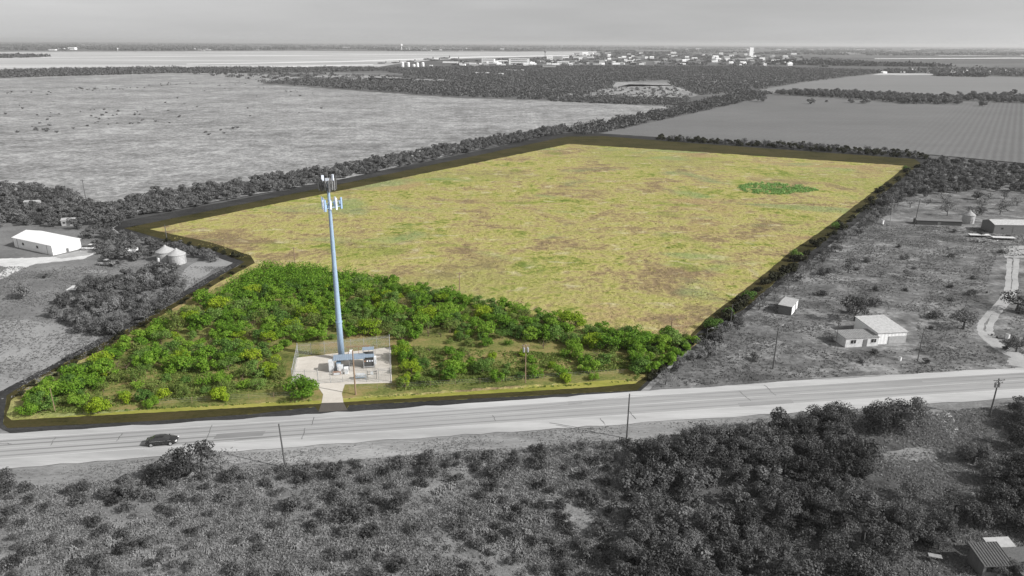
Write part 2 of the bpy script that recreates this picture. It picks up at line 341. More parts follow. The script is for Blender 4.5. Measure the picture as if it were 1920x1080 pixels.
sheet('thicket_floor', [(480, 505), (560, 502), (640, 515), (740, 540), (800, 550), (920, 580), (1000, 595), (1100, 620), (1200, 645), (1290, 640), (1215, 712), (1000, 722), (760, 738), (400, 762), (110, 775), (40, 765), (100, 715), (250, 620), (400, 545)], .018, M['thicket_floor'], 4, 9)
sheet('green_verge', [(60, 786), (300, 766), (480, 757), (760, 742), (1000, 726), (1150, 712), (1200, 716), (1190, 729), (900, 750), (480, 776), (100, 796)], .024, M['verge_green'], 1.2, 5)
sheet('pale_pasture', [(-300, 600), (0, 600), (60, 600), (140, 612), (225, 655), (130, 700), (0, 770), (-300, 830)], .01, M['pale_pasture'], 3)
sheet('pale_pasture', [(400, 505), (455, 490), (415, 478), (360, 495), (330, 520), (345, 545)], .01, M['pale_pasture'], 2)
sheet('dirt_yard', [(-200, 455), (0, 485), (94, 482), (156, 480), (169, 471), (180, 474), (156, 486), (66, 495), (37, 506), (0, 526), (-200, 600)], .016, M['dirt'], 1, 5)
sheet('dirt_patch', [(210, 424), (228, 420), (222, 436), (206, 433)], .016, M['dirt_track'], 1, 5)
sheet('grass_island', [(-60, 497), (0, 498), (14, 502), (0, 512), (-60, 530)], .024, M['yard_grass'], 1, 5)
sheet('dirt_patch', [(150, 508), (200, 505), (200, 512), (160, 512)], .016, M['pale_pasture'], 1, 5)
sheet('verge', [(-400, 925), (0, 912), (150, 906), (300, 885), (420, 868), (560, 872), (800, 850), (1000, 838), (1180, 826), (1290, 812), (1540, 785), (1540, 776), (1180, 796), (960, 811), (530, 843), (340, 856), (0, 884), (-400, 905)], .012, M['verge'], 1.5)
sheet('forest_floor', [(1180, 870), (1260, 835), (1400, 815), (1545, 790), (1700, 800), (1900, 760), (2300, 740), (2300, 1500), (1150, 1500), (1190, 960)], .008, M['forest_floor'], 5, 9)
sheet('sandy_clearing', [(1650, 850), (1740, 835), (1800, 852), (1840, 890), (1845, 925), (1800, 935), (1760, 905), (1700, 890)], .016, M['verge'], 4)
sheet('dirt_path', [(1755, 776), (1782, 772), (1800, 812), (1784, 826), (1766, 800)], .022, M['dirt'], 1.5, 5)
# dirt lane with two ruts east of the parcel
def ribbon(name, pts, wd, z, m, jit=.15):
    P = [np.array(g(*p)) for p in pts]; Q = []
    for i in range(len(P) - 1):
        a = P[max(i - 1, 0)]; b = P[i]; c = P[i + 1]; d = P[min(i + 2, len(P) - 1)]
        for k in range(8):
            t = k / 8; Q.append(.5 * ((2 * b) + (c - a) * t + (2 * a - 5 * b + 4 * c - d) * t * t + (3 * b - a - 3 * c + d) * t ** 3))
    Q.append(P[-1]); vs = []; fs = []
    for i, q in enumerate(Q):
        d = Q[min(i + 1, len(Q) - 1)] - Q[max(i - 1, 0)]; d /= np.linalg.norm(d[:2]); n = np.array([-d[1], d[0], 0])
        ww = (wd if not isinstance(wd, list) else np.interp(i / (len(Q) - 1), np.linspace(0, 1, len(wd)), wd)) / 2
        for s_ in (1, -1):
            p = q + n * s_ * (ww + rnd.uniform(-jit, jit)); vs.append((p[0], p[1], z))
        if i: fs.append((2 * i - 2, 2 * i - 1, 2 * i + 1, 2 * i))
    return tag(MB().add(vs, fs).build(name, m), kind='structure')
ribbon('dirt_track', [(1893, 485), (1891, 515), (1888, 545), (1872, 570), (1850, 592), (1838, 612), (1842, 628), (1862, 648)], 1.3, .03, M['dirt_track'])
ribbon('dirt_track', [(1906, 485), (1904, 515), (1902, 545), (1890, 565), (1868, 590), (1856, 612), (1858, 628), (1872, 648)], 1.4, .034, M['dirt_track'])
ribbon('dirt_track', [(1848, 622), (1862, 642), (1890, 660), (1915, 672), (1925, 690)], [3.2, 2.8, 3.2, 4.0, 7.5], .038, M['dirt_track'], .3)
sheet('dirt_patch', [(1880, 462), (1990, 460), (1990, 484), (1885, 483)], .026, M['dirt_track'], 2, 5)
# highway
UP = [(-400, 836), (0, 812), (300, 797), (480, 784), (960, 750), (1220, 734), (1471, 715.5), (1630, 704), (1920, 692.5), (2400, 670)]
LO = [(-400, 912), (0, 881), (340, 853), (530, 841), (960, 808), (1180, 793), (1535, 773), (1660, 763), (1920, 745), (2400, 712)]
us = np.array([g(*p) for p in UP]); ls = np.array([g(*p) for p in LO])
def smooth_fit(a):
    c = np.polyfit(a[:, 0], a[:, 1], 3); return lambda x: np.polyval(c, x)
fu, fl = smooth_fit(us), smooth_fit(ls)
XS = np.linspace(-125, 150, 111)
def lane_strip(name, v0, v1, z, m, x0=-125, x1=150, edge=0.0):
    xs = XS[(XS >= x0) & (XS <= x1)]; vs = []
    for x in xs:
        a, b = fu(x), fl(x)
        for v in (v0, v1): vs.append((x, a + (b - a) * v + (rnd.uniform(-edge, edge) if v in (0, 1) else 0), z))
    fs = [(2 * i + 1, 2 * i + 3, 2 * i + 2, 2 * i) for i in range(len(xs) - 1)]
    return tag(MB().add(vs, fs).build(name, m), kind='structure')
lane_strip('road', 0, 1, .05, M['road_shoulder'], edge=.25)
lane_strip('road_lane', .17, .425, .056, M['road_lane']); lane_strip('road_lane', .445, .73, .056, M['road_lane'])
M['tyre'] = ground_mat('tyre_path', [G(.21), G(.27), G(.33)], big=18, mid=5, fine=.4, stretch=14, bump=.1, weights=(.9, .7, .4))
for v0, v1 in ((.215, .25), (.33, .365), (.505, .54), (.63, .665)): lane_strip('tyre_path', v0, v1, .0605, M['tyre'])
for xa, xb, v0, v1 in ((-48, -40, .45, .6), (8, 14, .18, .3), (38, 52, .6, .72), (70, 78, .2, .4)): lane_strip('road_patch', v0, v1, .0625, M['tyre'], xa, xb)
lane_strip('road_marking', .165, .178, .064, M['marking']); lane_strip('road_marking', .722, .735, .064, M['marking'])
lane_strip('road_marking', .430, .437, .064, M['marking'])
def crack(pts):
    P = [g(*p) for p in pts]; Q = []
    for a, b in zip(P[:-1], P[1:]):
        for k in range(5): q = a + (b - a) * k / 5 + np.array([rnd.uniform(-.1, .1), rnd.uniform(-.1, .1), 0]); Q.append(q)
    Q.append(P[-1]); vs = []
    for i, q in enumerate(Q):
        d = Q[min(i + 1, len(Q) - 1)] - Q[max(i - 1, 0)]; d /= np.linalg.norm(d); n = np.array([-d[1], d[0], 0]) * rnd.uniform(.03, .08)
        vs += [(q[0] + n[0], q[1] + n[1], .069), (q[0] - n[0], q[1] - n[1], .069)]
    tag(MB().add(vs, [(2 * i, 2 * i + 1, 2 * i + 3, 2 * i + 2) for i in range(len(Q) - 1)]).build('road_crack', M['tar']), kind='structure')
for c in ([(398, 797), (392, 812), (386, 830)], [(589, 782), (584, 798)], [(572, 803), (566, 824)], [(104, 820), (95, 836)], [(230, 813), (218, 828)], [(924, 779), (930, 790)],
          [(1386, 733), (1394, 741), (1408, 752)], [(1433, 722), (1445, 734), (1455, 742)], [(1030, 793), (1110, 806)], [(0, 831), (22, 833)], [(1125, 785), (1135, 797)], [(440, 826), (520, 819)], [(1180, 772), (1192, 786)]):
    crack(c)
# drawn parcel outline, added as a dark band in the ground colour
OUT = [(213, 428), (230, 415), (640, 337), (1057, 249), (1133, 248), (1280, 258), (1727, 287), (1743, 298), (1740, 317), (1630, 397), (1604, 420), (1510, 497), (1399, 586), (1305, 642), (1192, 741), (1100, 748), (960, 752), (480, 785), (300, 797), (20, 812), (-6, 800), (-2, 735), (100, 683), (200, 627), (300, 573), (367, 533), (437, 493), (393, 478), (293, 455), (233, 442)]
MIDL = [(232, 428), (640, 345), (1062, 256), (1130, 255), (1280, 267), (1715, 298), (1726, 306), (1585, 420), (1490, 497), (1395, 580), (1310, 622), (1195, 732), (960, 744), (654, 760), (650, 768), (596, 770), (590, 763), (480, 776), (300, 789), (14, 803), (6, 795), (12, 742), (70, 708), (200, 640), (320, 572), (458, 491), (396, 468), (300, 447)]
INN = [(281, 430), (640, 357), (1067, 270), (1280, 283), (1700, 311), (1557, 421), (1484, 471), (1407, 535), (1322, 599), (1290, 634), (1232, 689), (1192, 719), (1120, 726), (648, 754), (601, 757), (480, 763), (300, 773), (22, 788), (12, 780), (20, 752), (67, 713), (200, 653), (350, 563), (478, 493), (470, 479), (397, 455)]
def ring(name, A, B, z, m, amp):
    """region of polygon A outside polygon B"""
    a = jitter_poly(A, amp, 7); b = jitter_poly(B, amp, 7)
    va = [Vector((*g(*p)[:2], 0)) for p in a]; vb = [Vector((*g(*p)[:2], 0)) for p in b]
    def area(v): return sum(v[i].x * v[(i + 1) % len(v)].y - v[(i + 1) % len(v)].x * v[i].y for i in range(len(v)))
    if area(va) < 0: va.reverse()
    if area(vb) > 0: vb.reverse()
    tris = tessellate_polygon([va, vb]); vs = [(v.x, v.y, z) for v in va + vb]
    me = bpy.data.meshes.new(name); me.from_pydata(vs, [], [tuple(t) if (vs[t[1]][0] - vs[t[0]][0]) * (vs[t[2]][1] - vs[t[0]][1]) - (vs[t[2]][0] - vs[t[0]][0]) * (vs[t[1]][1] - vs[t[0]][1]) > 0 else tuple(t)[::-1] for t in tris]); me.update(); me.materials.append(m)
    return tag(link(name, me), kind='structure')
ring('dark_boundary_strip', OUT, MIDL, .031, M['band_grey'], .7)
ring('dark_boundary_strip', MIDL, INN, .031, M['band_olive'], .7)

# ------------------------------------------------------------------ plants
def rvec(rs, n):
    v = rs.normal(size=(n, 3)); return v / np.linalg.norm(v, axis=1)[:, None]
def leaves(c, nrm, size, rs, asp=.7):
    n = len(c); a = np.cross(nrm, rvec(rs, n)); a /= np.linalg.norm(a, axis=1)[:, None] + 1e-9; b = np.cross(nrm, a)
    s = size * rs.uniform(.6, 1.3, n)[:, None]; a = a * s * .5; b = b * s * .5 * asp
    return np.stack([c - a - b * .6, c + a * .4 - b, c + a + b * .5, c - a * .5 + b], 1)
def crown_quads(seed, rx, h, base, n, leaf, lobes, lr=.42, flat=.8, shell=.55):
    rs = np.random.RandomState(seed)
    th = rs.uniform(0, 2 * math.pi, lobes); rr = rx * (1 - lr * .8) * np.sqrt(rs.uniform(.05, 1, lobes)); zz = base + (h - base) * rs.uniform(.15, .8, lobes) * (1 - .45 * (rr / rx) ** 2)
    C = np.stack([rr * np.cos(th), rr * np.sin(th), zz], 1); rad = rx * lr * rs.uniform(.6, 1.15, lobes)
    k = rs.choice(lobes, n, p=rad ** 2 / (rad ** 2).sum()); d = rvec(rs, n); d[:, 2] = np.abs(d[:, 2]) * np.where(rs.rand(n) < .75, 1, -.6)
    r = rad[k] * (shell + (1.08 - shell) * rs.rand(n) ** .6)
    P = C[k] + d * r[:, None] * np.array([1, 1, flat]); P[:, 2] = np.clip(P[:, 2], .05, None)
    nr = d * .9 + rvec(rs, n) * .75; nr[:, 2] += .25; nr /= np.linalg.norm(nr, axis=1)[:, None]
    return leaves(P, nr, leaf, rs), C
def trunk_mb(seed, C, h, r0, stems=1):
    rs = random.Random(seed); mb = MB()
    fork = Vector((rs.uniform(-.15, .15), rs.uniform(-.15, .15), h * .3))
    if stems == 1: mb.tube([(0, 0, -.1), fork * .5, fork], [r0 * 1.25, r0, r0 * .85], 6)
    for i, c in enumerate(C):
        s = fork if stems == 1 else Vector((rs.uniform(-.2, .2), rs.uniform(-.2, .2), -.05))
        c = Vector(c); m = s.lerp(c, .5) + Vector((rs.uniform(-.2, .2), rs.uniform(-.2, .2), -.08 * h))
        mb.tube([s, m, c, c + (c - m) * .5], [r0 * .6, r0 * .4, r0 * .2, r0 * .08], 5)
    return mb
PROTO = {}
def proto(kind, var, leafm, barkm, rx, h, base, n, leaf, lobes, r0=.12, stems=1, lr=.42, shell=.55):
    L_ = []
    for i in range(var):
        sd_ = hash((kind,)) if False else sum(map(ord, kind)) * 13 + i * 101
        k = np.random.RandomState(sd_); f = k.uniform(.85, 1.15)
        q, C = crown_quads(sd_, rx * f, h, base, n, leaf, lobes, lr=lr, shell=shell)
        sel = C if len(C) <= 7 else C[:7]
        mm = leafm[i % len(leafm)]
        L_.append((qmesh('crown', q, M[mm]), trunk_mb(sd_, sel, h, r0, stems).mesh('trunk', M[barkm])))
    PROTO[kind] = L_
proto('green', 9, ['leaf_green', 'leaf_mid', 'leaf_green', 'leaf_green', 'leaf_yellow'], 'bark_brown', 2.5, 3.7, .3, 1500, .31, 20, lr=.34)
proto('green_small', 6, ['leaf_green', 'leaf_mid', 'leaf_olive', 'leaf_yellow', 'leaf_mid'], 'bark_brown', 1.7, 2.2, .15, 650, .25, 12, .07)
proto('green_open', 5, ['leaf_olive', 'leaf_mid', 'leaf_green'], 'bark_brown', 2.5, 3.2, .5, 700, .26, 14, .1, lr=.36)
proto('dead', 3, ['leaf_olive'], 'bark_brown', 2.2, 3.0, .8, 60, .2, 9, .12)
proto('green_big', 2, ['leaf_green', 'leaf_yellow'], 'bark_brown', 2.6, 3.7, .1, 2600, .28, 20, .12, lr=.36)
proto('hedge', 6, ['leaf_hedge'], 'bark', 3.0, 4.3, .2, 850, .5, 14, .12, lr=.36)
proto('hedge_small', 5, ['leaf_hedge'], 'bark', 2.2, 2.6, .1, 320, .45, 9, .09)
proto('charred', 3, ['leaf_black'], 'bark', 2.2, 2.2, .1, 320, .55, 8, .09)  # shrubs coloured dark for the drawn outline, not burnt
proto('grey', 7, ['leaf_grey', 'leaf_hedge', 'leaf_grey_pale'], 'bark', 2.4, 3.3, .3, 1100, .32, 16, lr=.36)
proto('bare', 4, ['leaf_grey_pale', 'leaf_grey'], 'bark', 2.4, 3.2, .8, 230, .30, 9, .11)
proto('oak', 8, ['leaf_dark', 'leaf_grey'], 'bark', 2.9, 4.8, .4, 3200, .235, 22, .18, lr=.34)
proto('oak_open', 3, ['leaf_dark', 'leaf_grey'], 'bark', 3.0, 5.2, 1.0, 1100, .27, 14, .2, lr=.3)
proto('oak_big', 3, ['leaf_dark', 'leaf_grey'], 'bark', 4.6, 6.0, .6, 5200, .26, 30, .28, lr=.28)
proto('brush', 7, ['leaf_grey', 'leaf_dark', 'leaf_grey'], 'bark', 1.25, 1.15, .05, 520, .2, 9, .04, stems=3)
proto('brush_big', 4, ['leaf_grey', 'leaf_dark'], 'bark', 2.0, 2.4, .1, 1100, .24, 12, .07, stems=3)
def plant(kind, x, y, s, label, cat, group=None, name='tree', var=None, sz=1.0):
    v = PROTO[kind][rnd.randrange(len(PROTO[kind])) if var is None else var]
    o = thing(name, label, cat, (x, y, 0), rnd.uniform(0, 6.28), group); o.scale = (s, s, s * sz)
    link('crown' if 'tree' in name or 'oak' in name or 'mesquite' in name else 'foliage', v[0], o); link('trunk' if 'tree' in name or 'oak' in name or 'mesquite' in name else 'stem', v[1], o)
    return o
def inside(p, poly):
    x, y = p; c = False; n = len(poly)
    for i in range(n):
        x1, y1 = poly[i]; x2, y2 = poly[(i + 1) % n]
        if (y1 > y) != (y2 > y) and x < (x2 - x1) * (y - y1) / (y2 - y1) + x1: c = not c
    return c
def wpoly(pts): return [tuple(g(*p)[:2]) for p in pts]
def fill(poly_px, spacing, maxn=5000, avoid=(), seed=1, keep=1.0, tries=None):
    """poisson-like points inside a polygon of ground points"""
    P = wpoly(poly_px); r = random.Random(seed); xs = [p[0] for p in P]; ys = [p[1] for p in P]
    x0, x1, y0, y1 = min(xs), max(xs), min(ys), max(ys); grid = {}; out = []
    tries = tries or int((x1 - x0) * (y1 - y0) / spacing ** 2 * 9)
    for _ in range(tries):
        p = (r.uniform(x0, x1), r.uniform(y0, y1))
        if not inside(p, P) or any(inside(p, a) for a in avoid): continue
        k = (int(p[0] // spacing), int(p[1] // spacing))
        if any((p[0] - q[0]) ** 2 + (p[1] - q[1]) ** 2 < spacing ** 2 for i in (-1, 0, 1) for j in (-1, 0, 1) for q in grid.get((k[0] + i, k[1] + j), ())): continue
        grid.setdefault(k, []).append(p)
        if r.random() < keep: out.append(p)
        if len(out) >= maxn: break
    return out
def zone(poly, spacing, kinds, name, label, cat, group, srange=(.8, 1.2), avoid=(), seed=1, keep=1.0, cap=300, sz=1.0, stuffname=None, stufflabel=None, stuffm=None, namer=None, csize=(2.4, 3.4), cn=90, cl=.8):
    pts = fill(poly, spacing, avoid=avoid, seed=seed, keep=keep); pts.sort(key=lambda p: p[0] ** 2 + p[1] ** 2)
    for x, y in pts[:cap]: plant(rnd.choice(kinds), x, y, rnd.uniform(*srange), namer(label, x, y) if namer else label, cat, group, name, sz=sz)
    if len(pts) > cap: mass(stuffname, stufflabel, pts[cap:], M[stuffm], csize[0], csize[1], cn, cl, seed)
    return len(pts)
def mass(name, label, pts, m, rx, h, n, leaf, seed=3, cat='woods'):
    """one mesh holding many small crowns: growth nobody could count"""
    rs = np.random.RandomState(seed); K = len(pts); C = np.array([(p[0], p[1]) for p in pts])
    sc = rs.uniform(.7, 1.3, K); d = rvec(rs, K * n).reshape(K, n, 3); d[..., 2] = np.abs(d[..., 2])
    r = rs.uniform(.5, 1.05, (K, n, 1)); lob = rs.normal(0, .22, (K, 4, 3)); li = rs.randint(0, 4, (K, n))
    off = np.take_along_axis(lob, li[..., None].repeat(3, 2), 1)
    P = (d * r * .8 + off) * np.array([rx, rx, h * .85]) * sc[:, None, None]; P[..., 2] = np.clip(P[..., 2], .1, None)
    P[..., 0] += C[:, None, 0]; P[..., 1] += C[:, None, 1]
    P = P.reshape(-1, 3); nr = d.reshape(-1, 3) * .9 + rvec(rs, K * n) * .8; nr /= np.linalg.norm(nr, axis=1)[:, None]
    o = link(name, qmesh(name, leaves(P, nr, leaf, rs), m)); tag(o, label, cat, kind='stuff'); return o
def tufts(name, label, poly, count, m, size, seed, avoid=(), cat='grass', upright=.5, blades=4):
    P = wpoly(poly); rs = np.random.RandomState(seed); xs = [p[0] for p in P]; ys = [p[1] for p in P]
    X = rs.uniform(min(xs), max(xs), count * 3); Y = rs.uniform(min(ys), max(ys), count * 3)
    def ins(poly_):
        c = np.zeros(len(X), bool)
        for i in range(len(poly_)):
            (x1, y1), (x2, y2) = poly_[i], poly_[(i + 1) % len(poly_)]
            if y1 == y2: continue
            c ^= ((y1 > Y) != (y2 > Y)) & (X < (x2 - x1) * (Y - y1) / (y2 - y1) + x1)
        return c
    ok = ins(P)
    for a in avoid: ok &= ~ins(a)
    # patchy cover
    ph = np.sin(X * .31 + 2 * np.sin(Y * .17)) + np.sin(Y * .43 + 1.7 * np.sin(X * .21)); ok &= (ph + rs.normal(0, 1.0, len(X)) > -.3)
    X, Y = X[ok][:count], Y[ok][:count]; k = len(X); s = size * rs.uniform(.5, 1.5, k)
    Cc = np.stack([X, Y, s * .25], 1)[:, None, :] + rs.normal(0, 1, (k, blades, 3)) * np.array([.35, .35, .08]) * s[:, None, None]
    Cc = Cc.reshape(-1, 3); Cc[:, 2] = np.clip(Cc[:, 2], .03, None); nr = rvec(rs, len(Cc)); nr[:, 2] *= upright; nr /= np.linalg.norm(nr, axis=1)[:, None]
    q = leaves(Cc, nr, 1.0, rs, .6); ss = np.repeat(s, blades) * .8; q = Cc[:, None, :] + (q - Cc[:, None, :]) * ss[:, None, None]
    return tag(link(name, qmesh(name, q, m)), label, cat, kind='stuff')

def proj(x, y):
    v = np.array([x, y, -H]); D = v @ fw; return 960 + F * (v @ rt) / D, 540 - F * (v @ up) / D
def bins(xb, yb):
    def f(label, x, y):
        px, py = proj(x, y); a = next(t for lim, t in xb if px < lim); b = next(t for lim, t in yb if py < lim); return label.format(a, b)
    return f
YARD = wpoly([(545, 640), (745, 632), (750, 722), (652, 728), (655, 765), (588, 765), (575, 728), (535, 722)])
# --- green thicket of the parcel
Z_THICK = [(500, 506), (560, 503), (640, 512), (740, 537), (800, 547), (920, 577), (1000, 592), (1100, 617), (1200, 642), (1285, 636), (1240, 668), (1100, 650), (1000, 640), (900, 632), (800, 640), (745, 634), (640, 636), (560, 645), (520, 672), (430, 690), (330, 695), (200, 706), (120, 742), (75, 757), (90, 732), (125, 712), (222, 662), (325, 602), (425, 542), (492, 507)]
n1 = zone(Z_THICK, 2.55, ['green'] * 7 + ['green_open', 'green_small', 'green_small', 'dead'], 'mesquite_tree', 'bright green mesquite tree of the thicket, {}, in its {}', 'tree', 'green mesquite trees of the dense thicket', (.72, 1.15), avoid=[YARD], seed=11, cap=300, sz=.95, namer=bins([(250, 'at the narrow left end'), (430, 'midway left of the tower'), (620, 'just left of the tower'), (760, 'right behind the yard'), (930, 'just right of the yard'), (1080, 'past the transformer pole'), (9999, 'at the thin right tip')], [(545, 'back rows'), (600, 'middle rows'), (650, 'front rows'), (9999, 'nearest row')]),
     stuffname='mesquite_thicket', stufflabel='far back part of the dense bright green mesquite thicket', stuffm='leaf_green', csize=(2.3, 3.2), cn=420, cl=.38)
Z_SP1 = [(520, 672), (545, 720), (400, 745), (130, 762), (40, 775), (30, 760), (100, 745), (200, 700), (330, 695), (430, 690)]
n2 = zone(Z_SP1, 2.6, ['green_small', 'green_open', 'green', 'green_small'], 'mesquite_shrub', 'olive green shrub left of the yard, {}, {}', 'shrub', 'olive green shrubs left of the yard', (.6, 1.0), avoid=[YARD], seed=12, keep=.85, namer=bins([(200, 'near the left corner'), (360, 'left of the middle'), (470, 'right of the middle'), (9999, 'next to the yard')], [(715, 'against the thicket'), (740, 'in the middle'), (9999, 'by the verge')]))
Z_SP2 = [(745, 640), (900, 632), (1100, 650), (1240, 668), (1200, 700), (1000, 712), (740, 728)]
n3 = zone(Z_SP2, 2.9, ['green_small', 'green_open', 'green_small', 'green', 'dead'], 'scrub_shrub', 'olive green shrub right of the yard, {}, {}', 'shrub', 'olive green shrubs right of the yard', (.55, .95), avoid=[YARD], seed=13, keep=.8, namer=bins([(870, 'next to the yard'), (1000, 'left of the transformer pole'), (1110, 'right of the transformer pole'), (9999, 'near the parcel corner')], [(670, 'against the thicket'), (695, 'in the middle'), (9999, 'by the wire fence')]))
for k, px, py, s, lab in [('green_big', 566, 744, 1.15, 'big round lime green bush at the yard corner, left of the driveway'),
    ('green_big', 412, 752, .8, 'round dark green bush standing alone on the verge left of the driveway bush'),
    ('green_big', 758, 722, .62, 'rounded green bush hugging the front right corner of the fenced yard'),
    ('green_big', 505, 703, .8, 'deep green tree just left of the yard fence with a dark shadow beside it'),
    ('green_big', 1060, 716, .55, 'compact dark green bush near the wire fence right of the transformer pole'),
    ('green_big', 1113, 712, .42, 'small green bush beside the wire fence nearest the dark right corner'),
    ('green_big', 285, 763, .55, 'yellow green bush on the verge between the highway and the open scrub at left'),
    ('green_big', 185, 775, .9, 'wide green bush cluster by the highway near the left corner of the parcel'),
    ('green_big', 130, 742, .95, 'tall yellow green tree near the far left corner of the parcel'),
    ('green_big', 60, 775, .8, 'lime green tree in the extreme left corner of the parcel'),
    ('green_big', 765, 680, .85, 'bright green tree touching the right fence of the tower yard'),
    ('green_big', 923, 675, .5, 'dark upright juniper like shrub in the reddish scrub right of the yard')]:
    p = g(px, py); plant(k, p[0], p[1], s, lab, 'bush', None, 'roadside_bush')
for px, py, s_, lab in [(1492, 482, .75, 'dark green tree at the right edge of the meadow, second shadow from far'), (1402, 562, .8, 'dark green tree at the right edge of the meadow, casting a long shadow'), (1335, 616, .85, 'dark green tree at the right edge just above the thicket tip'), (1566, 428, .7, 'green tree high on the right edge of the meadow'), (1698, 320, .8, 'green shrub in the far right corner of the meadow'), (1365, 592, .6, 'low green tree between two larger ones on the right edge')]:
    p = g(px, py); plant('green', p[0], p[1], s_, lab, 'tree', None, 'edge_mesquite', var=1)
zone([(1180, 655), (1290, 634), (1300, 645), (1232, 700), (1195, 712), (1190, 690)], 2.4, ['green', 'green_small'], 'tip_mesquite', 'deep green mesquite at the right tip of the thicket by the dark corner', 'tree', 'green trees at the right tip of the thicket', (.6, .95), seed=14)
# low bright pond weeds in the meadow
mass('pond_growth', 'oval patch of low bright green growth in the middle right of the meadow', fill([(1382, 350), (1400, 346), (1450, 344), (1500, 349), (1533, 357), (1500, 362), (1450, 365), (1410, 362), (1390, 357)], 1.5, seed=31, keep=.75), M['leaf_pond'], 1.5, 1.2, 60, .45, 31, cat='weeds')
# --- grey hedges
Z_H1 = [(208, 398), (240, 380), (300, 365), (420, 352), (560, 330), (640, 316), (760, 293), (880, 270), (1055, 240), (1060, 250), (880, 285), (640, 335), (420, 376), (300, 400), (215, 422)]
zone(Z_H1, 4.2, ['hedge'], 'hedge_tree', 'grey tree in the hedge behind the parcel, {}{}', 'tree', 'trees of the hedge behind the parcel', (.75, 1.1), seed=21, cap=300, namer=bins([(320, 'at its thick left end'), (480, 'between its left end and the tower'), (600, 'just left of the tower top'), (720, 'just right of the tower top'), (880, 'midway to the far corner'), (9999, 'near the far corner')], [(99999, '')]), stuffname='hedge_growth', stufflabel='farther growth of the long grey hedge behind the parcel', stuffm='leaf_grey')
Z_H2 = [(1058, 244), (1150, 228), (1265, 203), (1310, 192), (1400, 172), (1445, 176), (1405, 188), (1290, 213), (1135, 246), (1090, 252)]
mass('hedge_belt', 'broad dark tree belt running away between the pasture and the crop field', fill(Z_H2, 6, seed=22), M['leaf_grey'], 4.2, 5, 60, 1.6, 22)
Z_H3 = [(1235, 258), (1400, 268), (1560, 276), (1720, 289), (1738, 299), (1700, 296), (1500, 281), (1235, 263)]
zone(Z_H3, 3.6, ['hedge_small', 'charred', 'charred'], 'boundary_shrub', 'dark low shrub in the row along the far right edge of the parcel', 'shrub', 'dark shrubs along the far right edge of the parcel', (.8, 1.3), seed=23)  # 'charred' shrubs are not burnt, their leaf colour is darkened for the drawn outline
Z_LW = [(-60, 352), (0, 352), (60, 350), (110, 362), (150, 382), (208, 398), (225, 415), (205, 445), (165, 450), (60, 425), (0, 430), (-60, 432)]
zone(Z_LW, 4.6, ['hedge', 'hedge', 'grey'], 'woodland_tree', 'grey tree of the wood behind the white barn, {}, {}', 'tree', 'trees of the wood behind the white barn', (.8, 1.15), seed=24, cap=300, namer=bins([(70, 'left end'), (140, 'middle'), (9999, 'right end')], [(375, 'back edge'), (400, 'back half'), (425, 'front half'), (9999, 'front edge')]), avoid=[wpoly([(20, 425), (130, 425), (165, 445), (165, 475), (95, 482), (20, 468)])], stuffname='woodland', stufflabel='rest of the grey wood behind the white barn', stuffm='leaf_grey')
Z_LW2 = [(180, 462), (210, 440), (260, 450), (300, 462), (370, 476), (400, 486), (390, 496), (355, 490), (290, 478), (285, 488), (200, 492)]
zone(Z_LW2, 3.6, ['hedge', 'grey'], 'grove_tree', 'grey tree in the clump between the white barn and the grain silos', 'tree', 'trees between the barn and the silos', (.6, .9), seed=25, avoid=[wpoly([(295, 475), (352, 478), (352, 505), (295, 500)])])
Z_LM = [(110, 575), (95, 600), (150, 625), (215, 632), (280, 590), (330, 560), (345, 535), (330, 512), (290, 505), (240, 520), (175, 535)]
zone(Z_LM, 3.1, ['grey'], 'copse_tree', 'grey tree of the copse left of the parcel, {}, {}', 'tree', 'trees of the copse left of the parcel', (.75, 1.1), seed=26, namer=bins([(180, 'its left third'), (260, 'its middle third'), (9999, 'its right third')], [(540, 'back side'), (580, 'middle'), (9999, 'front side')]))
for px, py, s, lab in [(45, 560, 1.2, 'grey round tree alone at the left edge of the picture below the dirt yard'), (170, 530, .7, 'small grey tree beside the pale roof slab above the copse'),
    (130, 675, .4, 'little grey shrub on the pale pasture just left of the dark strip'), (125, 700, .4, 'tiny dark shrub in the pale pasture near the dark strip'), (250, 476, .9, 'dark grey tree with dark ground beneath, beside the barn apron')]:
    p = g(px, py); plant('grey', p[0], p[1], s, lab, 'tree', None, 'lone_tree')
# shrubs added in the outline band, their leaves coloured dark with it
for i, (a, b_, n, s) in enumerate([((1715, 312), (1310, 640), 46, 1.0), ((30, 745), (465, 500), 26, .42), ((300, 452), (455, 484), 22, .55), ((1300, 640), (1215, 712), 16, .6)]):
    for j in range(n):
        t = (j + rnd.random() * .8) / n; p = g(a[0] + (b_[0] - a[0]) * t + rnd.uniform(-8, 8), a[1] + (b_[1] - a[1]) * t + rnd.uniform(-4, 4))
        plant('charred', p[0], p[1], s * rnd.uniform(.6, 1.1), ['dark shrub in the row along the right edge of the parcel', 'dark low shrub in the strip along the left edge of the parcel', 'dark shrub in the strip between the silos and the meadow', 'dark shrub at the near right corner of the parcel'][i], 'shrub', ['dark shrubs along the right edge', 'dark shrubs along the left edge', 'dark shrubs by the silos', 'dark shrubs at the near right corner'][i], 'strip_shrub')
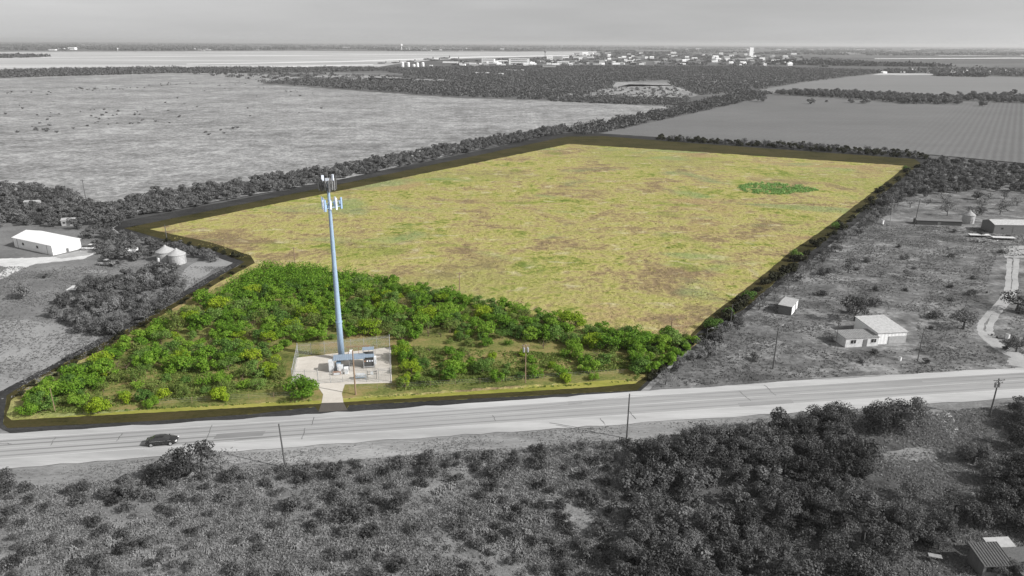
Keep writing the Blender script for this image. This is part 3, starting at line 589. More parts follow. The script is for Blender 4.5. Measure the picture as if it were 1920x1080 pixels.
# east side
Z_E1 = [(1748, 303), (1920, 316), (2150, 342), (2150, 392), (1920, 362), (1850, 358), (1760, 366), (1700, 372), (1660, 392), (1650, 385), (1700, 345)]
zone(Z_E1, 4.4, ['hedge', 'grey'], 'scrub_tree', 'grey tree of the far right wood, {}, {} rows', 'tree', 'trees of the wood at the far right', (.75, 1.1), seed=27, cap=300, namer=bins([(1760, 'at the parcel corner'), (1840, 'behind the lone silo'), (9999, 'at the right border')], [(330, 'back'), (350, 'middle'), (9999, 'front')]), stuffname='woodland', stufflabel='rest of the wood at the far right', stuffm='leaf_grey')
Z_E2 = [(1690, 350), (1745, 320), (1700, 372), (1640, 420), (1560, 478), (1480, 545), (1400, 600), (1330, 665), (1240, 728), (1220, 722), (1310, 655), (1405, 592), (1520, 500), (1615, 420)]
zone(Z_E2, 2.6, ['bare', 'grey', 'hedge_small', 'bare'], 'thorn_tree', 'scraggly grey tree in the belt just outside the parcel\'s right edge', 'tree', 'scraggly trees outside the right edge', (.6, 1.05), seed=28, keep=.9, namer=bins([(9999, '')], [(410, 'far third'), (560, 'middle third'), (9999, 'near third')]) if 0 else (lambda l, x, y: l + ', ' + ('far third' if proj(x, y)[1] < 410 else 'middle third' if proj(x, y)[1] < 560 else 'near third')))
Z_E3 = [(1700, 380), (1920, 372), (1920, 400), (1840, 405), (1700, 410), (1640, 410)]
zone(Z_E3, 8, ['bare', 'bare'], 'bare_tree', 'nearly leafless spreading tree on the pale ground before the right hand silo', 'tree', 'leafless trees around the right hand silo', (.9, 1.4), seed=29, keep=.8)
Z_E4 = [(1530, 560), (1600, 520), (1700, 540), (1800, 560), (1790, 600), (1710, 640), (1600, 570)]
for px, py, s, kd, lab in [(1590, 512, 1.5, 'bare', 'bare branching tree at the crossing of two faint fence lines in the right pasture'), (1700, 522, .9, 'bare', 'sparse grey tree right of the bare branching tree'), (1545, 515, .8, 'grey', 'dark grey shrub at the left end of the shrub line in the right pasture'), (1650, 520, .8, 'bare', 'sparse shrub in the middle of the shrub line in the right pasture'),
    (1602, 602, 1.25, 'oak_open', 'dark tree behind the flat roofed annex'), (1572, 612, .6, 'bare', 'low tree stump like bush left of the barn'), (1806, 617, 1.1, 'oak_open', 'round grey tree with a long shadow beside the dirt track'),
    (1625, 560, .7, 'bare', 'faint leafless shrub north of the gabled barn'), (1905, 583, 1.2, 'oak_open', 'grey tree at the right border where the dirt track crosses shadow'), (1840, 403, 1.1, 'grey', 'full grey tree right behind the right hand silo'),
    (1782, 392, 1.1, 'bare', 'wide leafless tree left of the right hand silo'), (1740, 660, .7, 'bare', 'pale scruffy tree between the barn and the highway pole'), (1735, 682, .5, 'brush_big', 'dark low bush at the foot of the pole right of the barn'),
    (1560, 640, .6, 'bare', 'leafless bush in front of the annex\'s shaded wall'), (1905, 660, .8, 'oak_open', 'dark bush by the junction of the dirt track and the highway'), (1885, 655, .5, 'brush_big', 'dark low shrub near the white drum'),
    (1830, 375, 1.2, 'grey', 'grey tree on the pale strip above the right hand silo'), (1660, 405, .8, 'bare', 'wispy tree between the two distant poles')]:
    p = g(px, py); plant(kd, p[0], p[1], s, lab, 'tree', None, 'pasture_tree')
Z_E5 = [(1640, 430), (1920, 440), (1920, 640), (1700, 690), (1480, 705), (1330, 715), (1400, 630), (1520, 520)]
BARNZ = wpoly([(1555, 600), (1720, 585), (1720, 655), (1560, 660)]); TRACKZ = wpoly([(1870, 480), (1925, 480), (1925, 560), (1890, 600), (1880, 640), (1925, 670), (1925, 700), (1830, 640), (1825, 600)])
pe5 = fill(Z_E5, 6.5, seed=30, avoid=[BARNZ, TRACKZ], keep=.28)
for x, y in pe5: plant('brush', x, y, rnd.uniform(.5, 1.7), 'low dark bush on the open ground east of the parcel', 'bush', 'low bushes on the open ground east of the parcel', 'low_bush')
# right field hedge
zone([(1458, 174), (1560, 175), (1700, 181), (1800, 186), (1798, 196), (1700, 195), (1650, 190), (1600, 186), (1458, 178)], 8.5, ['hedge'], 'field_tree', 'dark grey tree in the hedge between the two right hand crop fields', 'tree', 'trees of the hedge between the crop fields', (1.3, 1.9), seed=41, cap=300)
zone([(1795, 181), (2100, 184), (2100, 200), (1920, 194), (1810, 190)], 10, ['hedge'], 'field_tree', 'dark grey tree in the clump at the right end of the crop field hedge', 'tree', 'trees at the right end of the crop field hedge', (1.3, 1.9), seed=42, cap=300)
for px, py, s, lab in [(1427, 191, 1.9, 'broad tree at the left end of the crop field hedge, by the dirt lane'), (1521, 195, 1.5, 'lone dark tree first from the left in the crop field'), (1550, 192, .7, 'tiny tree second from the left in the crop field'), (1595, 193, 1.3, 'lone tree third from the left in the crop field'), (1622, 194, 1.7, 'lone rounded tree fourth from the left in the crop field'), (1842, 199, 1.6, 'dark round tree standing just out of the hedge at the far right'), (1900, 178, 1.8, 'round tree poking above the hedge at the far right')]:
    p = g(px, py); plant('hedge', p[0], p[1], s, lab, 'tree', None, 'crop_field_tree')
# shrubs dotted on the pasture
Z_PS = [(0, 165), (250, 150), (560, 155), (900, 215), (600, 280), (300, 260), (0, 280)]
rr = random.Random(5); cnt = 0
for cx, cy, sx, sy, n in [(120, 215, 110, 16, 20), (60, 245, 60, 6, 10), (200, 222, 40, 8, 6), (360, 205, 160, 14, 16), (420, 245, 70, 6, 6), (60, 175, 50, 3, 10), (180, 166, 60, 2.5, 34), (310, 160, 40, 3, 10), (430, 160, 130, 8, 18), (480, 150, 90, 6, 22), (250, 230, 50, 5, 8), (560, 175, 60, 6, 8)]:
    for _ in range(n):
        px, py = rr.gauss(cx, sx * .6), rr.gauss(cy, sy * .6)
        if py < 149 or py > 330: continue
        p = g(px, py); plant('hedge_small', p[0], p[1], rr.uniform(.35, .85), 'small dark shrub dotted on the big pale pasture', 'shrub', 'shrubs dotted on the big pasture', 'pasture_shrub', sz=.8)
# far woods
def farwood(label, poly, sp, rx, h, n, leaf, seed, m='leaf_far', keep=1.0): mass('woods', label, fill(poly, sp, seed=seed, keep=keep), M[m], rx, h, n, leaf, seed)
farwood('long dark tree line between the airfield and the big pasture', [(-300, 134), (0, 133), (250, 128), (560, 128), (700, 127), (700, 133), (560, 136), (330, 137), (250, 139), (0, 146), (-300, 150)], 12, 9, 6, 50, 3.0, 51)
farwood('wide dark wood in front of the distant town', [(690, 130), (820, 126), (1000, 124), (1200, 124), (1400, 125), (1640, 132), (1640, 137), (1500, 154), (1420, 166), (1350, 176), (1310, 178), (1262, 160), (1255, 150), (1150, 153), (1148, 163), (1080, 184), (1000, 186), (860, 181), (640, 165), (490, 155), (580, 148), (700, 152), (860, 153)], 9.5, 7, 4.6, 34, 2.4, 52)
farwood('thin brush over the pale clearing beyond the pasture', [(1040, 183), (1150, 166), (1262, 163), (1300, 178), (1270, 190), (1150, 187)], 9, 3.4, 3, 24, 1.7, 53, keep=.5)
farwood('dark edge of bushes in front of the pale clearing', [(1030, 186), (1130, 182), (1290, 186), (1280, 197), (1180, 195), (1035, 190)], 6, 4.5, 4, 40, 1.8, 54)
farwood('scrub on the light ground between the pasture and the far wood', [(340, 138), (600, 138), (860, 148), (780, 152), (640, 155), (500, 152), (420, 145)], 14, 6, 5, 28, 2.6, 55, keep=.45)
farwood('distant brush at the left end of the airfield', [(-50, 104), (60, 104.5), (90, 106), (60, 108), (-50, 110)], 30, 26, 10, 26, 11, 56)
farwood('trees among the houses beyond the far right field', [(1640, 137), (1660, 133), (1800, 131), (2100, 134), (2100, 147), (1920, 143), (1830, 141), (1770, 140), (1740, 137)], 22, 13, 9, 40, 5, 57)
farwood('dark hedge along the far edge of the right field', [(1755, 141), (1850, 142), (1845, 144.5), (1760, 143)], 12, 10, 7, 36, 4, 60, m='leaf_dark')
farwood('trees scattered through the distant town', [(840, 116), (1000, 110), (1150, 101), (1400, 104), (1560, 110), (1640, 118), (1640, 126), (1200, 123), (1000, 124), (850, 124)], 46, 18, 7, 30, 7, 58, keep=.5)
farwood('dark lake like wood right of the pale tower', [(1455, 114), (1560, 117), (1720, 122), (1800, 125), (1640, 124), (1450, 121)], 24, 22, 9, 22, 11, 59, m='leaf_dark')

rf_ = random.Random(77); fp = []
for _ in range(520):
    px = rf_.uniform(-60, 1980); py = 83.5 + (px - 960) * .0057 + rf_.random() ** 1.6 * 16
    if px < 1130 and py > 95: continue
    c = g(px, py); D = c[1]; n = rf_.randint(3, 12); ln = rf_.uniform(.02, .10) * D; an = rf_.gauss(0, .12)
    for k in range(n): fp.append((c[0] + ln * (k / n - .5) * math.cos(an) + rf_.gauss(0, 12), c[1] + ln * (k / n - .5) * math.sin(an) + rf_.gauss(0, 25)))
mass('woods', 'scattered tree rows on the plain below the skyline', fp, M['leaf_far'], 40, 8, 30, 20, 78)
# --- south of the highway: brush, cactus, dark woods
Z_B = [(-120, 930), (0, 920), (150, 915), (300, 893), (430, 880), (560, 880), (800, 858), (1000, 846), (1180, 832), (1215, 850), (1180, 905), (1200, 960), (1180, 1100), (900, 1110), (0, 1110), (-120, 1110)]
n5 = zone(Z_B, 2.15, ['brush'], 'brush_clump', 'low rounded grey bush in the open brush, {}, {}', 'bush', 'low bushes in the brush south of the highway', (.55, 1.15), seed=61, keep=.62, cap=300, namer=bins([(250, 'at the far left'), (500, 'below the car'), (750, 'below the leaning pole'), (1000, 'in the middle'), (9999, 'beside the dark wood')], [(930, 'close to the verge'), (990, 'in the middle belt'), (9999, 'near the bottom edge')]),
      stuffname='low_brush', stufflabel='low grey bushes farther back in the brush south of the highway', stuffm='leaf_grey', csize=(1.0, .9), cn=220, cl=.24)
zone([(280, 890), (560, 885), (860, 862), (1200, 836), (1210, 870), (900, 900), (300, 915)], 3.2, ['brush_big', 'brush'], 'verge_bush', 'taller bush in the ragged row along the grassy verge south of the highway', 'bush', 'taller bushes along the southern verge', (.55, .95), seed=62, keep=.8)
for px, py, s, kd, lab in [(380, 888, 1.15, 'oak_open', 'tall wispy tree whose crown overlaps the road edge below the car'), (335, 900, 1.05, 'oak', 'dark tree left of the wispy tree below the car'), (415, 880, 1.1, 'bare', 'thin pale tree reaching over the road edge below the car'),
    (0, 930, .85, 'oak', 'smooth dark bush cut by the left border of the picture'), (150, 928, .8, 'brush_big', 'dark bush at the left end of the southern verge'), (210, 930, .8, 'brush_big', 'bush second from the left along the southern verge'), (255, 932, 1.0, 'brush_big', 'dark wide bush third from the left along the southern verge'),
    (550, 955, 1.0, 'brush_big', 'dark shrub clump in the middle of the brush below the leaning pole'), (660, 975, 1.05, 'brush_big', 'darkest tall shrub clump in the middle of the brush'), (745, 955, .85, 'brush_big', 'tall dark shrub right of the darkest clump in the brush')]:
    p = g(px, py); plant(kd, p[0], p[1], s, lab, 'tree' if kd[0] == 'o' else 'bush', None, 'verge_tree' if kd[0] == 'o' else 'dark_bush')
def cactus_mesh(seed):
    r = random.Random(seed); mb = MB()
    def pad(c, ax, s):
        c = Vector(c); t = Vector((math.cos(ax), math.sin(ax), 0)); n = Vector((-t.y, t.x, 0)); k = 8
        ring1 = []
        for i in range(k):
            a = 2 * math.pi * i / k; ring1.append(c + t * math.cos(a) * s * .8 + Vector((0, 0, 1)) * (math.sin(a) * s + s))
        vs = [p + n * .03 for p in ring1] + [p - n * .03 for p in ring1]
        mb.add(vs, [tuple(range(k)), tuple(range(2 * k - 1, k - 1, -1))] + [(i, i + k, (i + 1) % k + k, (i + 1) % k) for i in range(k)])
    for _ in range(16):
        x, y = r.gauss(0, .28), r.gauss(0, .28); a = r.uniform(0, 3.14); s = r.uniform(.13, .2); pad((x, y, 0), a, s)
        for _ in range(r.randint(1, 3)):
            a2 = a + r.uniform(-.8, .8); o = r.uniform(-.8, .8) * s; pad((x + math.cos(a) * o, y + math.sin(a) * o, s * 1.6), a2, s * .9)
            if r.random() < .5: pad((x + math.cos(a) * o * 1.3, y + math.sin(a) * o * 1.3, s * 3.2), a2 + .6, s * .75)
    return mb.mesh('cactus_pads', M['cactus'])
CAC = [cactus_mesh(i) for i in range(4)]
rc = random.Random(9)
for cx, cy, n in [(230, 1010, 12), (290, 1050, 14), (150, 1040, 6), (380, 1040, 9), (480, 1000, 6), (640, 970, 6), (830, 915, 16), (930, 950, 8), (960, 1020, 10), (700, 1040, 6), (1000, 985, 6), (30, 1060, 6), (1090, 900, 8), (540, 1060, 5), (900, 1060, 6)]:
    where = ('far left' if cx < 200 else 'below the car' if cx < 420 else 'below the leaning pole' if cx < 720 else 'left of the dark wood') + (', near the bottom edge' if cy > 1005 else ', in the middle belt' if cy > 930 else ', close to the verge')
    for _ in range(n):
        p = g(rc.gauss(cx, 26), rc.gauss(cy, 14)); o = link('prickly_pear', rc.choice(CAC)); o.location = (p[0], p[1], 0); o.rotation_euler = (0, 0, rc.uniform(0, 6.28)); s = rc.uniform(.45, .95); o.scale = (s, s, s * .7)
        tag(o, 'pale prickly pear clump in the brush, ' + where, 'cactus', 'prickly pear cacti in the brush')
Z_F = [(1190, 875), (1260, 842), (1340, 830), (1420, 822), (1480, 812), (1545, 808), (1600, 838), (1640, 870), (1610, 905), (1640, 950), (1690, 990), (1700, 1040), (1620, 1075), (1640, 1160), (1150, 1160), (1190, 1040), (1185, 950)]
n6 = zone(Z_F, 2.9, ['oak', 'oak', 'oak', 'oak_open', 'grey'], 'oak_tree', 'dark oak of the lower right wood, {}, {}', 'tree', 'oaks of the wood at the lower right', (.75, 1.15), seed=63, cap=300, namer=bins([(1290, 'at its left side'), (1400, 'left of its middle'), (1510, 'right of its middle'), (9999, 'at its right side')], [(870, 'nearest the road'), (930, 'second band'), (1000, 'middle band'), (9999, 'at the bottom')]), stuffname='oak_mass', stufflabel='back rows of the lower right wood', stuffm='leaf_dark')
Z_F2 = [(1850, 900), (1925, 880), (2000, 900), (2000, 1010), (1900, 1000), (1850, 960)]
zone(Z_F2, 2.8, ['oak'], 'border_oak', 'dark oak by the right border above the ribbed roof house', 'tree', 'oaks by the right border above the house', (.7, 1.0), seed=64)
zone([(1895, 775), (1990, 760), (1990, 850), (1915, 850)], 2.8, ['oak'], 'corner_oak', 'dark oak by the right border below the crossarm pole', 'tree', 'oaks by the right border below the pole', (.7, .95), seed=65)
for px, py, s, kd, lab in [(1694, 806, 1.05, 'oak_big', 'wide spreading oak by the road with gaps in its crown and sky lit edge'), (1655, 805, .8, 'oak_big', 'smaller rounded oak touching the left side of the wide spreading oak'), (1562, 800, .8, 'oak_big', 'grey oak at the road end of the dark wood'), (1825, 868, .62, 'oak_big', 'round oak beside the sandy clearing, casting shade to its left'),
    (1705, 935, .75, 'oak_open', 'leafless looking dark oak between the wood and the sandy clearing'), (1790, 960, .7, 'oak_open', 'slender oak left of the border oaks'), (1760, 1000, .8, 'oak', 'dark oak just above the ribbed roof house'), (1868, 1078, .5, 'oak', 'small tree in front of the ribbed roof'), (1905, 1085, .55, 'oak', 'small oak in the very bottom right corner before the ribbed roof house'), (1720, 1010, .8, 'oak', 'dark oak left of the garden table'), (1830, 985, .85, 'oak', 'dark oak directly behind the ribbed roof'), (1690, 985, .85, 'oak', 'dark oak at the right flank of the lower right wood'), (1760, 1030, .6, 'oak', 'small dark tree left of the ribbed roof house')]:
    p = g(px, py); plant(kd, p[0], p[1], s, lab, 'tree', None, 'spreading_oak')

zone([(1060, 850), (1190, 850), (1200, 960), (1190, 1100), (1040, 1100), (1110, 990), (1090, 920)], 3.0, ['grey', 'brush_big', 'bare'], 'edge_tree', 'mid grey small tree where the brush meets the dark wood, {}', 'tree', 'small trees between brush and wood', (.45, .8), seed=67, keep=.75, namer=bins([(9999, '')], [(99999, '')]) if 0 else (lambda l, x, y: l.format('upper part' if proj(x, y)[1] < 930 else 'lower part')))
# grass
ROADZ = [(x, float(fu(x)) + .3) for x in (-120, -60, 0, 60, 120, 150)] + [(x, float(fl(x)) - .3) for x in (150, 120, 60, 0, -60, -120)]
mass('weeds', 'mid grey weedy growth between the bushes south of the highway', fill([(-100, 935), (150, 925), (430, 890), (800, 868), (1180, 845), (1200, 1100), (-120, 1110)], 1.7, seed=66, keep=.75), M['leaf_grey_pale'], .95, .75, 130, .17, 66, cat='weeds')
tufts('brush_grass', 'grey dry grass and low weeds between the bushes south of the highway', [(-120, 925), (0, 915), (300, 895), (560, 872), (960, 840), (1180, 822), (1540, 790), (1900, 760), (1980, 1110), (-120, 1110)], 80000, M['grass_grey'], .27, 71, avoid=[ROADZ])
tufts('meadow_grass', 'golden dry grass tufts over the near part of the meadow', [(480, 495), (300, 440), (640, 370), (1100, 320), (1600, 380), (1320, 600), (1280, 632), (1100, 612), (900, 570), (740, 532), (560, 495)], 9000, M['grass_gold'], .3, 72, upright=1.6)
tufts('verge_grass', 'yellow green grass on the verge and between the shrubs of the parcel', [(60, 780), (300, 764), (560, 752), (1100, 722), (1190, 712), (1200, 690), (745, 735), (745, 650), (1240, 670), (1190, 715), (600, 752), (40, 780), (150, 700), (520, 670), (545, 725)], 16000, M['leaf_olive'], .36, 73, avoid=[YARD, ROADZ])
tufts('yard_weeds', 'short grey grass on the open ground left of the parcel', [(-60, 500), (150, 500), (440, 500), (340, 560), (200, 650), (0, 760), (-60, 780)], 14000, M['grass_pale'], .26, 75)
tufts('roadside_grass', 'mown grey grass between the highway and the southern brush', [(-120, 903), (0, 885), (340, 857), (530, 845), (960, 812), (1180, 797), (1540, 776), (1560, 792), (1180, 825), (960, 842), (560, 876), (300, 898), (0, 918), (-120, 930)], 16000, M['grass_grey'], .17, 76, avoid=[ROADZ], upright=1.2)
tufts('pasture_weeds', 'grey weeds over the open ground east of the parcel', [(1640, 420), (1920, 430), (1980, 690), (1471, 710), (1230, 728), (1400, 605)], 26000, M['grass_pale'], .30, 74, avoid=[ROADZ, BARNZ, TRACKZ])

# ------------------------------------------------------------------ tower compound
tb = g(641, 674)
fc = [g(559, 669), g(731, 652), g(733, 716), g(549, 718)]      # back left, back right, front right, front left
padq = [g(556, 671), g(733, 651), g(735, 718), g(650, 721), g(592, 723), g(545, 720)]
o = MB().add([(p[0], p[1], .045) for p in padq], [tuple(range(len(padq)))[::-1]]).build('gravel_pad', M['pad']); tag(o, kind='structure')
dv = [g(594, 722), g(647, 720), g(641, 738), g(644, 755), g(603, 756), g(606, 740)]
o = MB().add([(p[0], p[1], .052) for p in dv], [tuple(range(len(dv)))[::-1]]).build('driveway', M['pad']); tag(o, kind='structure')
tag(MB().add([(*g(603, 756.2)[:2], .05), (*g(644, 755.2)[:2], .05), (*g(652, 770)[:2], .05), (*g(597, 773)[:2], .05)], [(3, 2, 1, 0)]).build('driveway_apron', M['apron']), kind='structure')
t = thing('cell_tower', 'tall pale blue monopole cell tower rising from the fenced yard with two rings of antennas', 'cell tower', (tb[0], tb[1], 0))
MB().lathe([(.95, 0), (.95, .25), (.62, .25)], 16).build('base_plate', M['steel'], t)
MB().lathe([(.64, .25), (.56, 8), (.47, 16), (.38, 24), (.31, 31), (.25, 34), (.14, 35.6)], 18).build('pole', M['tower_blue'], t, True)
MB().lathe([(.67, 8.0), (.67, 8.25)], 18).build('collar', M['tower_blue'], t); MB().lathe([(.50, 16.0), (.50, 16.25)], 18).build('collar', M['tower_blue'], t); MB().lathe([(.42, 24), (.42, 24.2)], 18).build('collar', M['tower_blue'], t)
def platform(z, R_, mdark, mp1, mp2, ph, name):
    mb = MB(); cs = [(R_ * math.cos(ph + k * 2.0944), R_ * math.sin(ph + k * 2.0944)) for k in range(3)]
    for k in range(3):
        a, b = cs[k], cs[(k + 1) % 3]; mb.tube([(a[0], a[1], z), (b[0], b[1], z)], .06, 6); mb.tube([(a[0], a[1], z + 1.0), (b[0], b[1], z + 1.0)], .04, 6)
        mid = ((a[0] + b[0]) / 2, (a[1] + b[1]) / 2); mb.tube([(0, 0, z - .7), (mid[0], mid[1], z)], .07, 6); mb.tube([(0, 0, z), (a[0], a[1], z)], .05, 6)
    mb.lathe([(.5, z - .1), (.5, z + .1)], 12); mb.build(name, mdark, t)
    for k in range(3):
        a, b = Vector((*cs[k], 0)), Vector((*cs[(k + 1) % 3], 0)); d = (b - a).normalized(); ang = math.atan2(d.y, d.x)
        for j in range(4):
            p = a.lerp(b, .06 + .88 * j / 3); out = p.normalized() * .14
            mm = (mp1, mp2)[(k * 4 + j) % 3 == 2]
            MB().box((p.x + out.x, p.y + out.y, z + .55), (.34, .18, 2.1 if (j + k) % 3 else 1.6), ang).box((p.x + out.x, p.y + out.y, z + (1.62 if (j + k) % 3 else 1.37)), (.28, .13, .06), ang).build('antenna_panel', mm, t)
            MB().box((p.x - out.x, p.y - out.y, z + .45 + .1 * j), (.34, .26, .6), ang).box((p.x - out.x * .2, p.y - out.y * .2, z + .4), (.06, .06, 1.9), ang).build('radio_unit', mdark if j % 2 else mp2, t)
platform(31.1, 2.2, M['tower_blue'], M['panel_white'], M['panel_blue'], .35, 'lower_platform')
platform(34.6, 1.75, M['tower_dark'], M['panel_grey'], M['tower_dark'], .9, 'upper_platform')  # upper ring's colours darkened for the drawn outline that crosses it
MB().tube([(0, 0, 35.4), (0, 0, 38.2)], [.04, .02], 5).build('lightning_rod', M['steel'], t)
MB().box((-.8, -.3, 36.5), (.45, .25, 1.0), .4).build('antenna_panel', M['panel_white'], t); MB().box((1.0, -.2, 36.6), (.35, .25, 1.1), -.4).build('antenna_panel', M['panel_white'], t); MB().box((.1, -.8, 36.3), (.6, .2, .5), 0).build('antenna_panel', M['panel_white'], t)
mb = MB()
for k in range(38): mb.tube([(.62 - .0095 * k, -.16, 1 + k * .8), (.62 - .0095 * k + .12, .12, 1 + k * .8)], .02, 4)
mb.build('climbing_pegs', M['steel'], t)
# chain link fence
def mesh_mat():
    m, t_, b = mat('chain_link'); b.inputs['Base Color'].default_value = (.42, .46, .48, 1); b.inputs['Metallic'].default_value = .3; b.inputs['Roughness'].default_value = .5
    tc = t_.nodes.new('ShaderNodeTexCoord'); sx = t_.nodes.new('ShaderNodeSeparateXYZ'); t_.links.new(tc.outputs['UV'], sx.inputs[0])
    outs = []
    for op in ('ADD', 'SUBTRACT'):
        a = t_.nodes.new('ShaderNodeMath'); a.operation = op; t_.links.new(sx.outputs[0], a.inputs[0]); t_.links.new(sx.outputs[1], a.inputs[1])
        p = t_.nodes.new('ShaderNodeMath'); p.operation = 'PINGPONG'; p.inputs[1].default_value = .05; t_.links.new(a.outputs[0], p.inputs[0])
        l = t_.nodes.new('ShaderNodeMath'); l.operation = 'LESS_THAN'; l.inputs[1].default_value = .004; t_.links.new(p.outputs[0], l.inputs[0]); outs.append(l)
    mx_ = t_.nodes.new('ShaderNodeMath'); mx_.operation = 'MAXIMUM'; t_.links.new(outs[0].outputs[0], mx_.inputs[0]); t_.links.new(outs[1].outputs[0], mx_.inputs[1])
    t_.links.new(mx_.outputs[0], b.inputs['Alpha']); return m
M['chain'] = mesh_mat()
def quad_uv(name, a, b, h, m, parent, z0=.05):
    d = math.dist(a[:2], b[:2]); me = bpy.data.meshes.new(name); me.from_pydata([(a[0], a[1], z0), (b[0], b[1], z0), (b[0], b[1], h), (a[0], a[1], h)], [], [(0, 1, 2, 3)])
    uv = me.uv_layers.new(name='UVMap')
    for i, q in enumerate(((0, 0), (d, 0), (d, h), (0, h))): uv.data[i].uv = q
    me.materials.append(m); return link(name, me, parent)
fo = thing('chain_link_fence', 'grey chain link security fence with steel posts enclosing the tower yard', 'fence', (fc[0][0], fc[0][1], 0))
def rel(p): return (p[0] - fc[0][0], p[1] - fc[0][1])
gate_a, gate_b = g(597, 719), g(643, 717)
segs = [(fc[0], fc[1], 7), (fc[1], fc[2], 7), (fc[2], gate_b, 4), (gate_a, fc[3], 2), (fc[3], fc[0], 5)]
for a, b, n in segs:
    a2, b2 = rel(a), rel(b); quad_uv('mesh_panel', a2, b2, 2.35, M['chain'], fo)
    MB().tube([(*a2, 2.38), (*b2, 2.38)], .03, 5).build('top_rail', M['steel'], fo)
    MB().tube([(*a2, 2.52), (*b2, 2.52)], .012, 4).tube([(*a2, 2.64), (*b2, 2.64)], .012, 4).tube([(*a2, 2.76), (*b2, 2.76)], .012, 4).build('barbed_wire', M['steel'], fo)
    for k in range(n):
        x = a2[0] + (b2[0] - a2[0]) * k / n; y = a2[1] + (b2[1] - a2[1]) * k / n
        MB().tube([(x, y, 0), (x, y, 2.8 if k else 3.0)], .045 if k else .07, 6).build('post', M['steel'], fo)
gt = thing('yard_gate', 'wide two leaf chain link gate across the driveway of the tower yard', 'gate', (gate_a[0], gate_a[1], 0))
gl = (gate_b[0] - gate_a[0], gate_b[1] - gate_a[1])
for k in range(2):
    a2 = (gl[0] * .5 * k, gl[1] * .5 * k); b2 = (gl[0] * .5 * (k + 1), gl[1] * .5 * (k + 1))
    lf = MB().tube([(*a2, .1), (*b2, .1)], .03, 5).tube([(*a2, 2.2), (*b2, 2.2)], .03, 5).tube([(*a2, 0), (*a2, 2.5)], .05, 6).tube([(*b2, .1), (*b2, 2.3)], .035, 6).build('gate_leaf', M['steel'], gt)
    quad_uv('mesh_panel', a2, b2, 2.2, M['chain'], lf, .1)
# canopy + cabinets left of the pole foot
def at(px, py): p = g(px, py); return (p[0], p[1], 0)
c0 = at(627, 696); c1 = at(684, 692); dx, dy = c1[0] - c0[0], c1[1] - c0[1]; ca = math.atan2(dy, dx); Lc = math.hypot(dx, dy)
sh = thing('equipment_canopy', 'blue grey corrugated flat canopy on posts at the foot of the tower', 'shelter', c0, ca)
MB().box((Lc * .5, .9, 2.45), (Lc + .2, 2.4, .08)).box((Lc * .5, -.31, 2.40), (Lc + .2, .05, .16)).build('roof', M['canopy'], sh)
for x in (.1, Lc * .5, Lc - .1):
    for y in (-.1, 1.9): MB().tube([(x, y, 0), (x, y, 2.4)], .05, 6).build('post', M['steel'], sh)
MB().box((Lc * .25, .9, .12), (Lc * .5, 2.0, .2)).build('platform', M['steel'], sh)
def cabinet(px, py, w_, d_, h_, m, label, rz=None, name='equipment_cabinet'):
    c = thing(name, label, 'cabinet', at(px, py), ca if rz is None else rz)
    MB().box((0, 0, h_ / 2 + .1), (w_, d_, h_)).build('housing', m, c)
    MB().box((0, 0, h_ + .14), (w_ + .08, d_ + .08, .07)).build('lid', m, c)
    MB().box((0, -d_ / 2 - .012, h_ / 2 + .1), (w_ * .85, .02, h_ * .85)).build('door', M['cab'], c)
    MB().box((w_ * .3, -d_ / 2 - .035, h_ / 2 + .1), (.04, .03, .25)).build('handle', M['steel_dark'], c)
    MB().box((0, 0, .05), (w_ * .9, d_ * .9, .1)).build('plinth', M['steel_dark'], c); return c
cabinet(622, 697, .9, .9, 2.2, M['cab'], 'tall pale cabinet at the left end of the canopy, casting the dark square shadow')
cabinet(640, 700, .8, .8, 1.5, M['cab'], 'grey cabinet under the left half of the canopy')
cabinet(650, 701, .7, .7, 1.2, M['white'], 'bright white cabinet in front of the canopy')
cabinet(636, 694, .8, .8, 1.6, M['tank_blue'], 'bluish cabinet at the back under the canopy')
cabinet(632, 703, 1.4, .5, .5, M['rust'], 'low rusty brown box below the canopy edge')
cabinet(660, 681, .5, .5, 2.6, M['white'], 'slim white box rising above the canopy roof')
# second shelter with stacked roofs
s2 = thing('equipment_shelter', 'two tier blue roofed equipment rack with round fans at the right of the tower', 'shelter', at(692, 690), ca)
MB().box((0, 1.7, 3.4), (2.2, 1.4, .1)).build('upper_roof', M['canopy'], s2); MB().box((0, .5, 2.4), (2.2, 1.5, .1)).build('lower_roof', M['canopy'], s2)
for x in (-1, 1):
    for y, h_ in ((-.1, 2.35), (1.1, 3.35), (2.3, 3.35)): MB().tube([(x, y, 0), (x, y, h_)], .05, 6).build('post', M['steel'], s2)
MB().box((0, .55, 1.3), (1.9, 1.0, 1.7)).build('cabinet_block', M['steel_dark'], s2); MB().box((0, 1.9, 1.7), (1.9, .8, 1.6)).build('cabinet_block', M['steel_dark'], s2)
for k in range(4):
    x = -.72 + .48 * k; MB().tube([(x, .03, 1.5), (x, -.06, 1.5)], .16, 12).build('fan', [M['rust'], M['white'], M['panel_white'], M['panel_white']][k], s2)
MB().box((0, .5, .3), (2.2, 1.4, .12)).build('platform', M['steel'], s2)
cabinet(703, 683, .6, .6, 1.5, M['white'], 'white cabinet at the right side of the two tier rack')
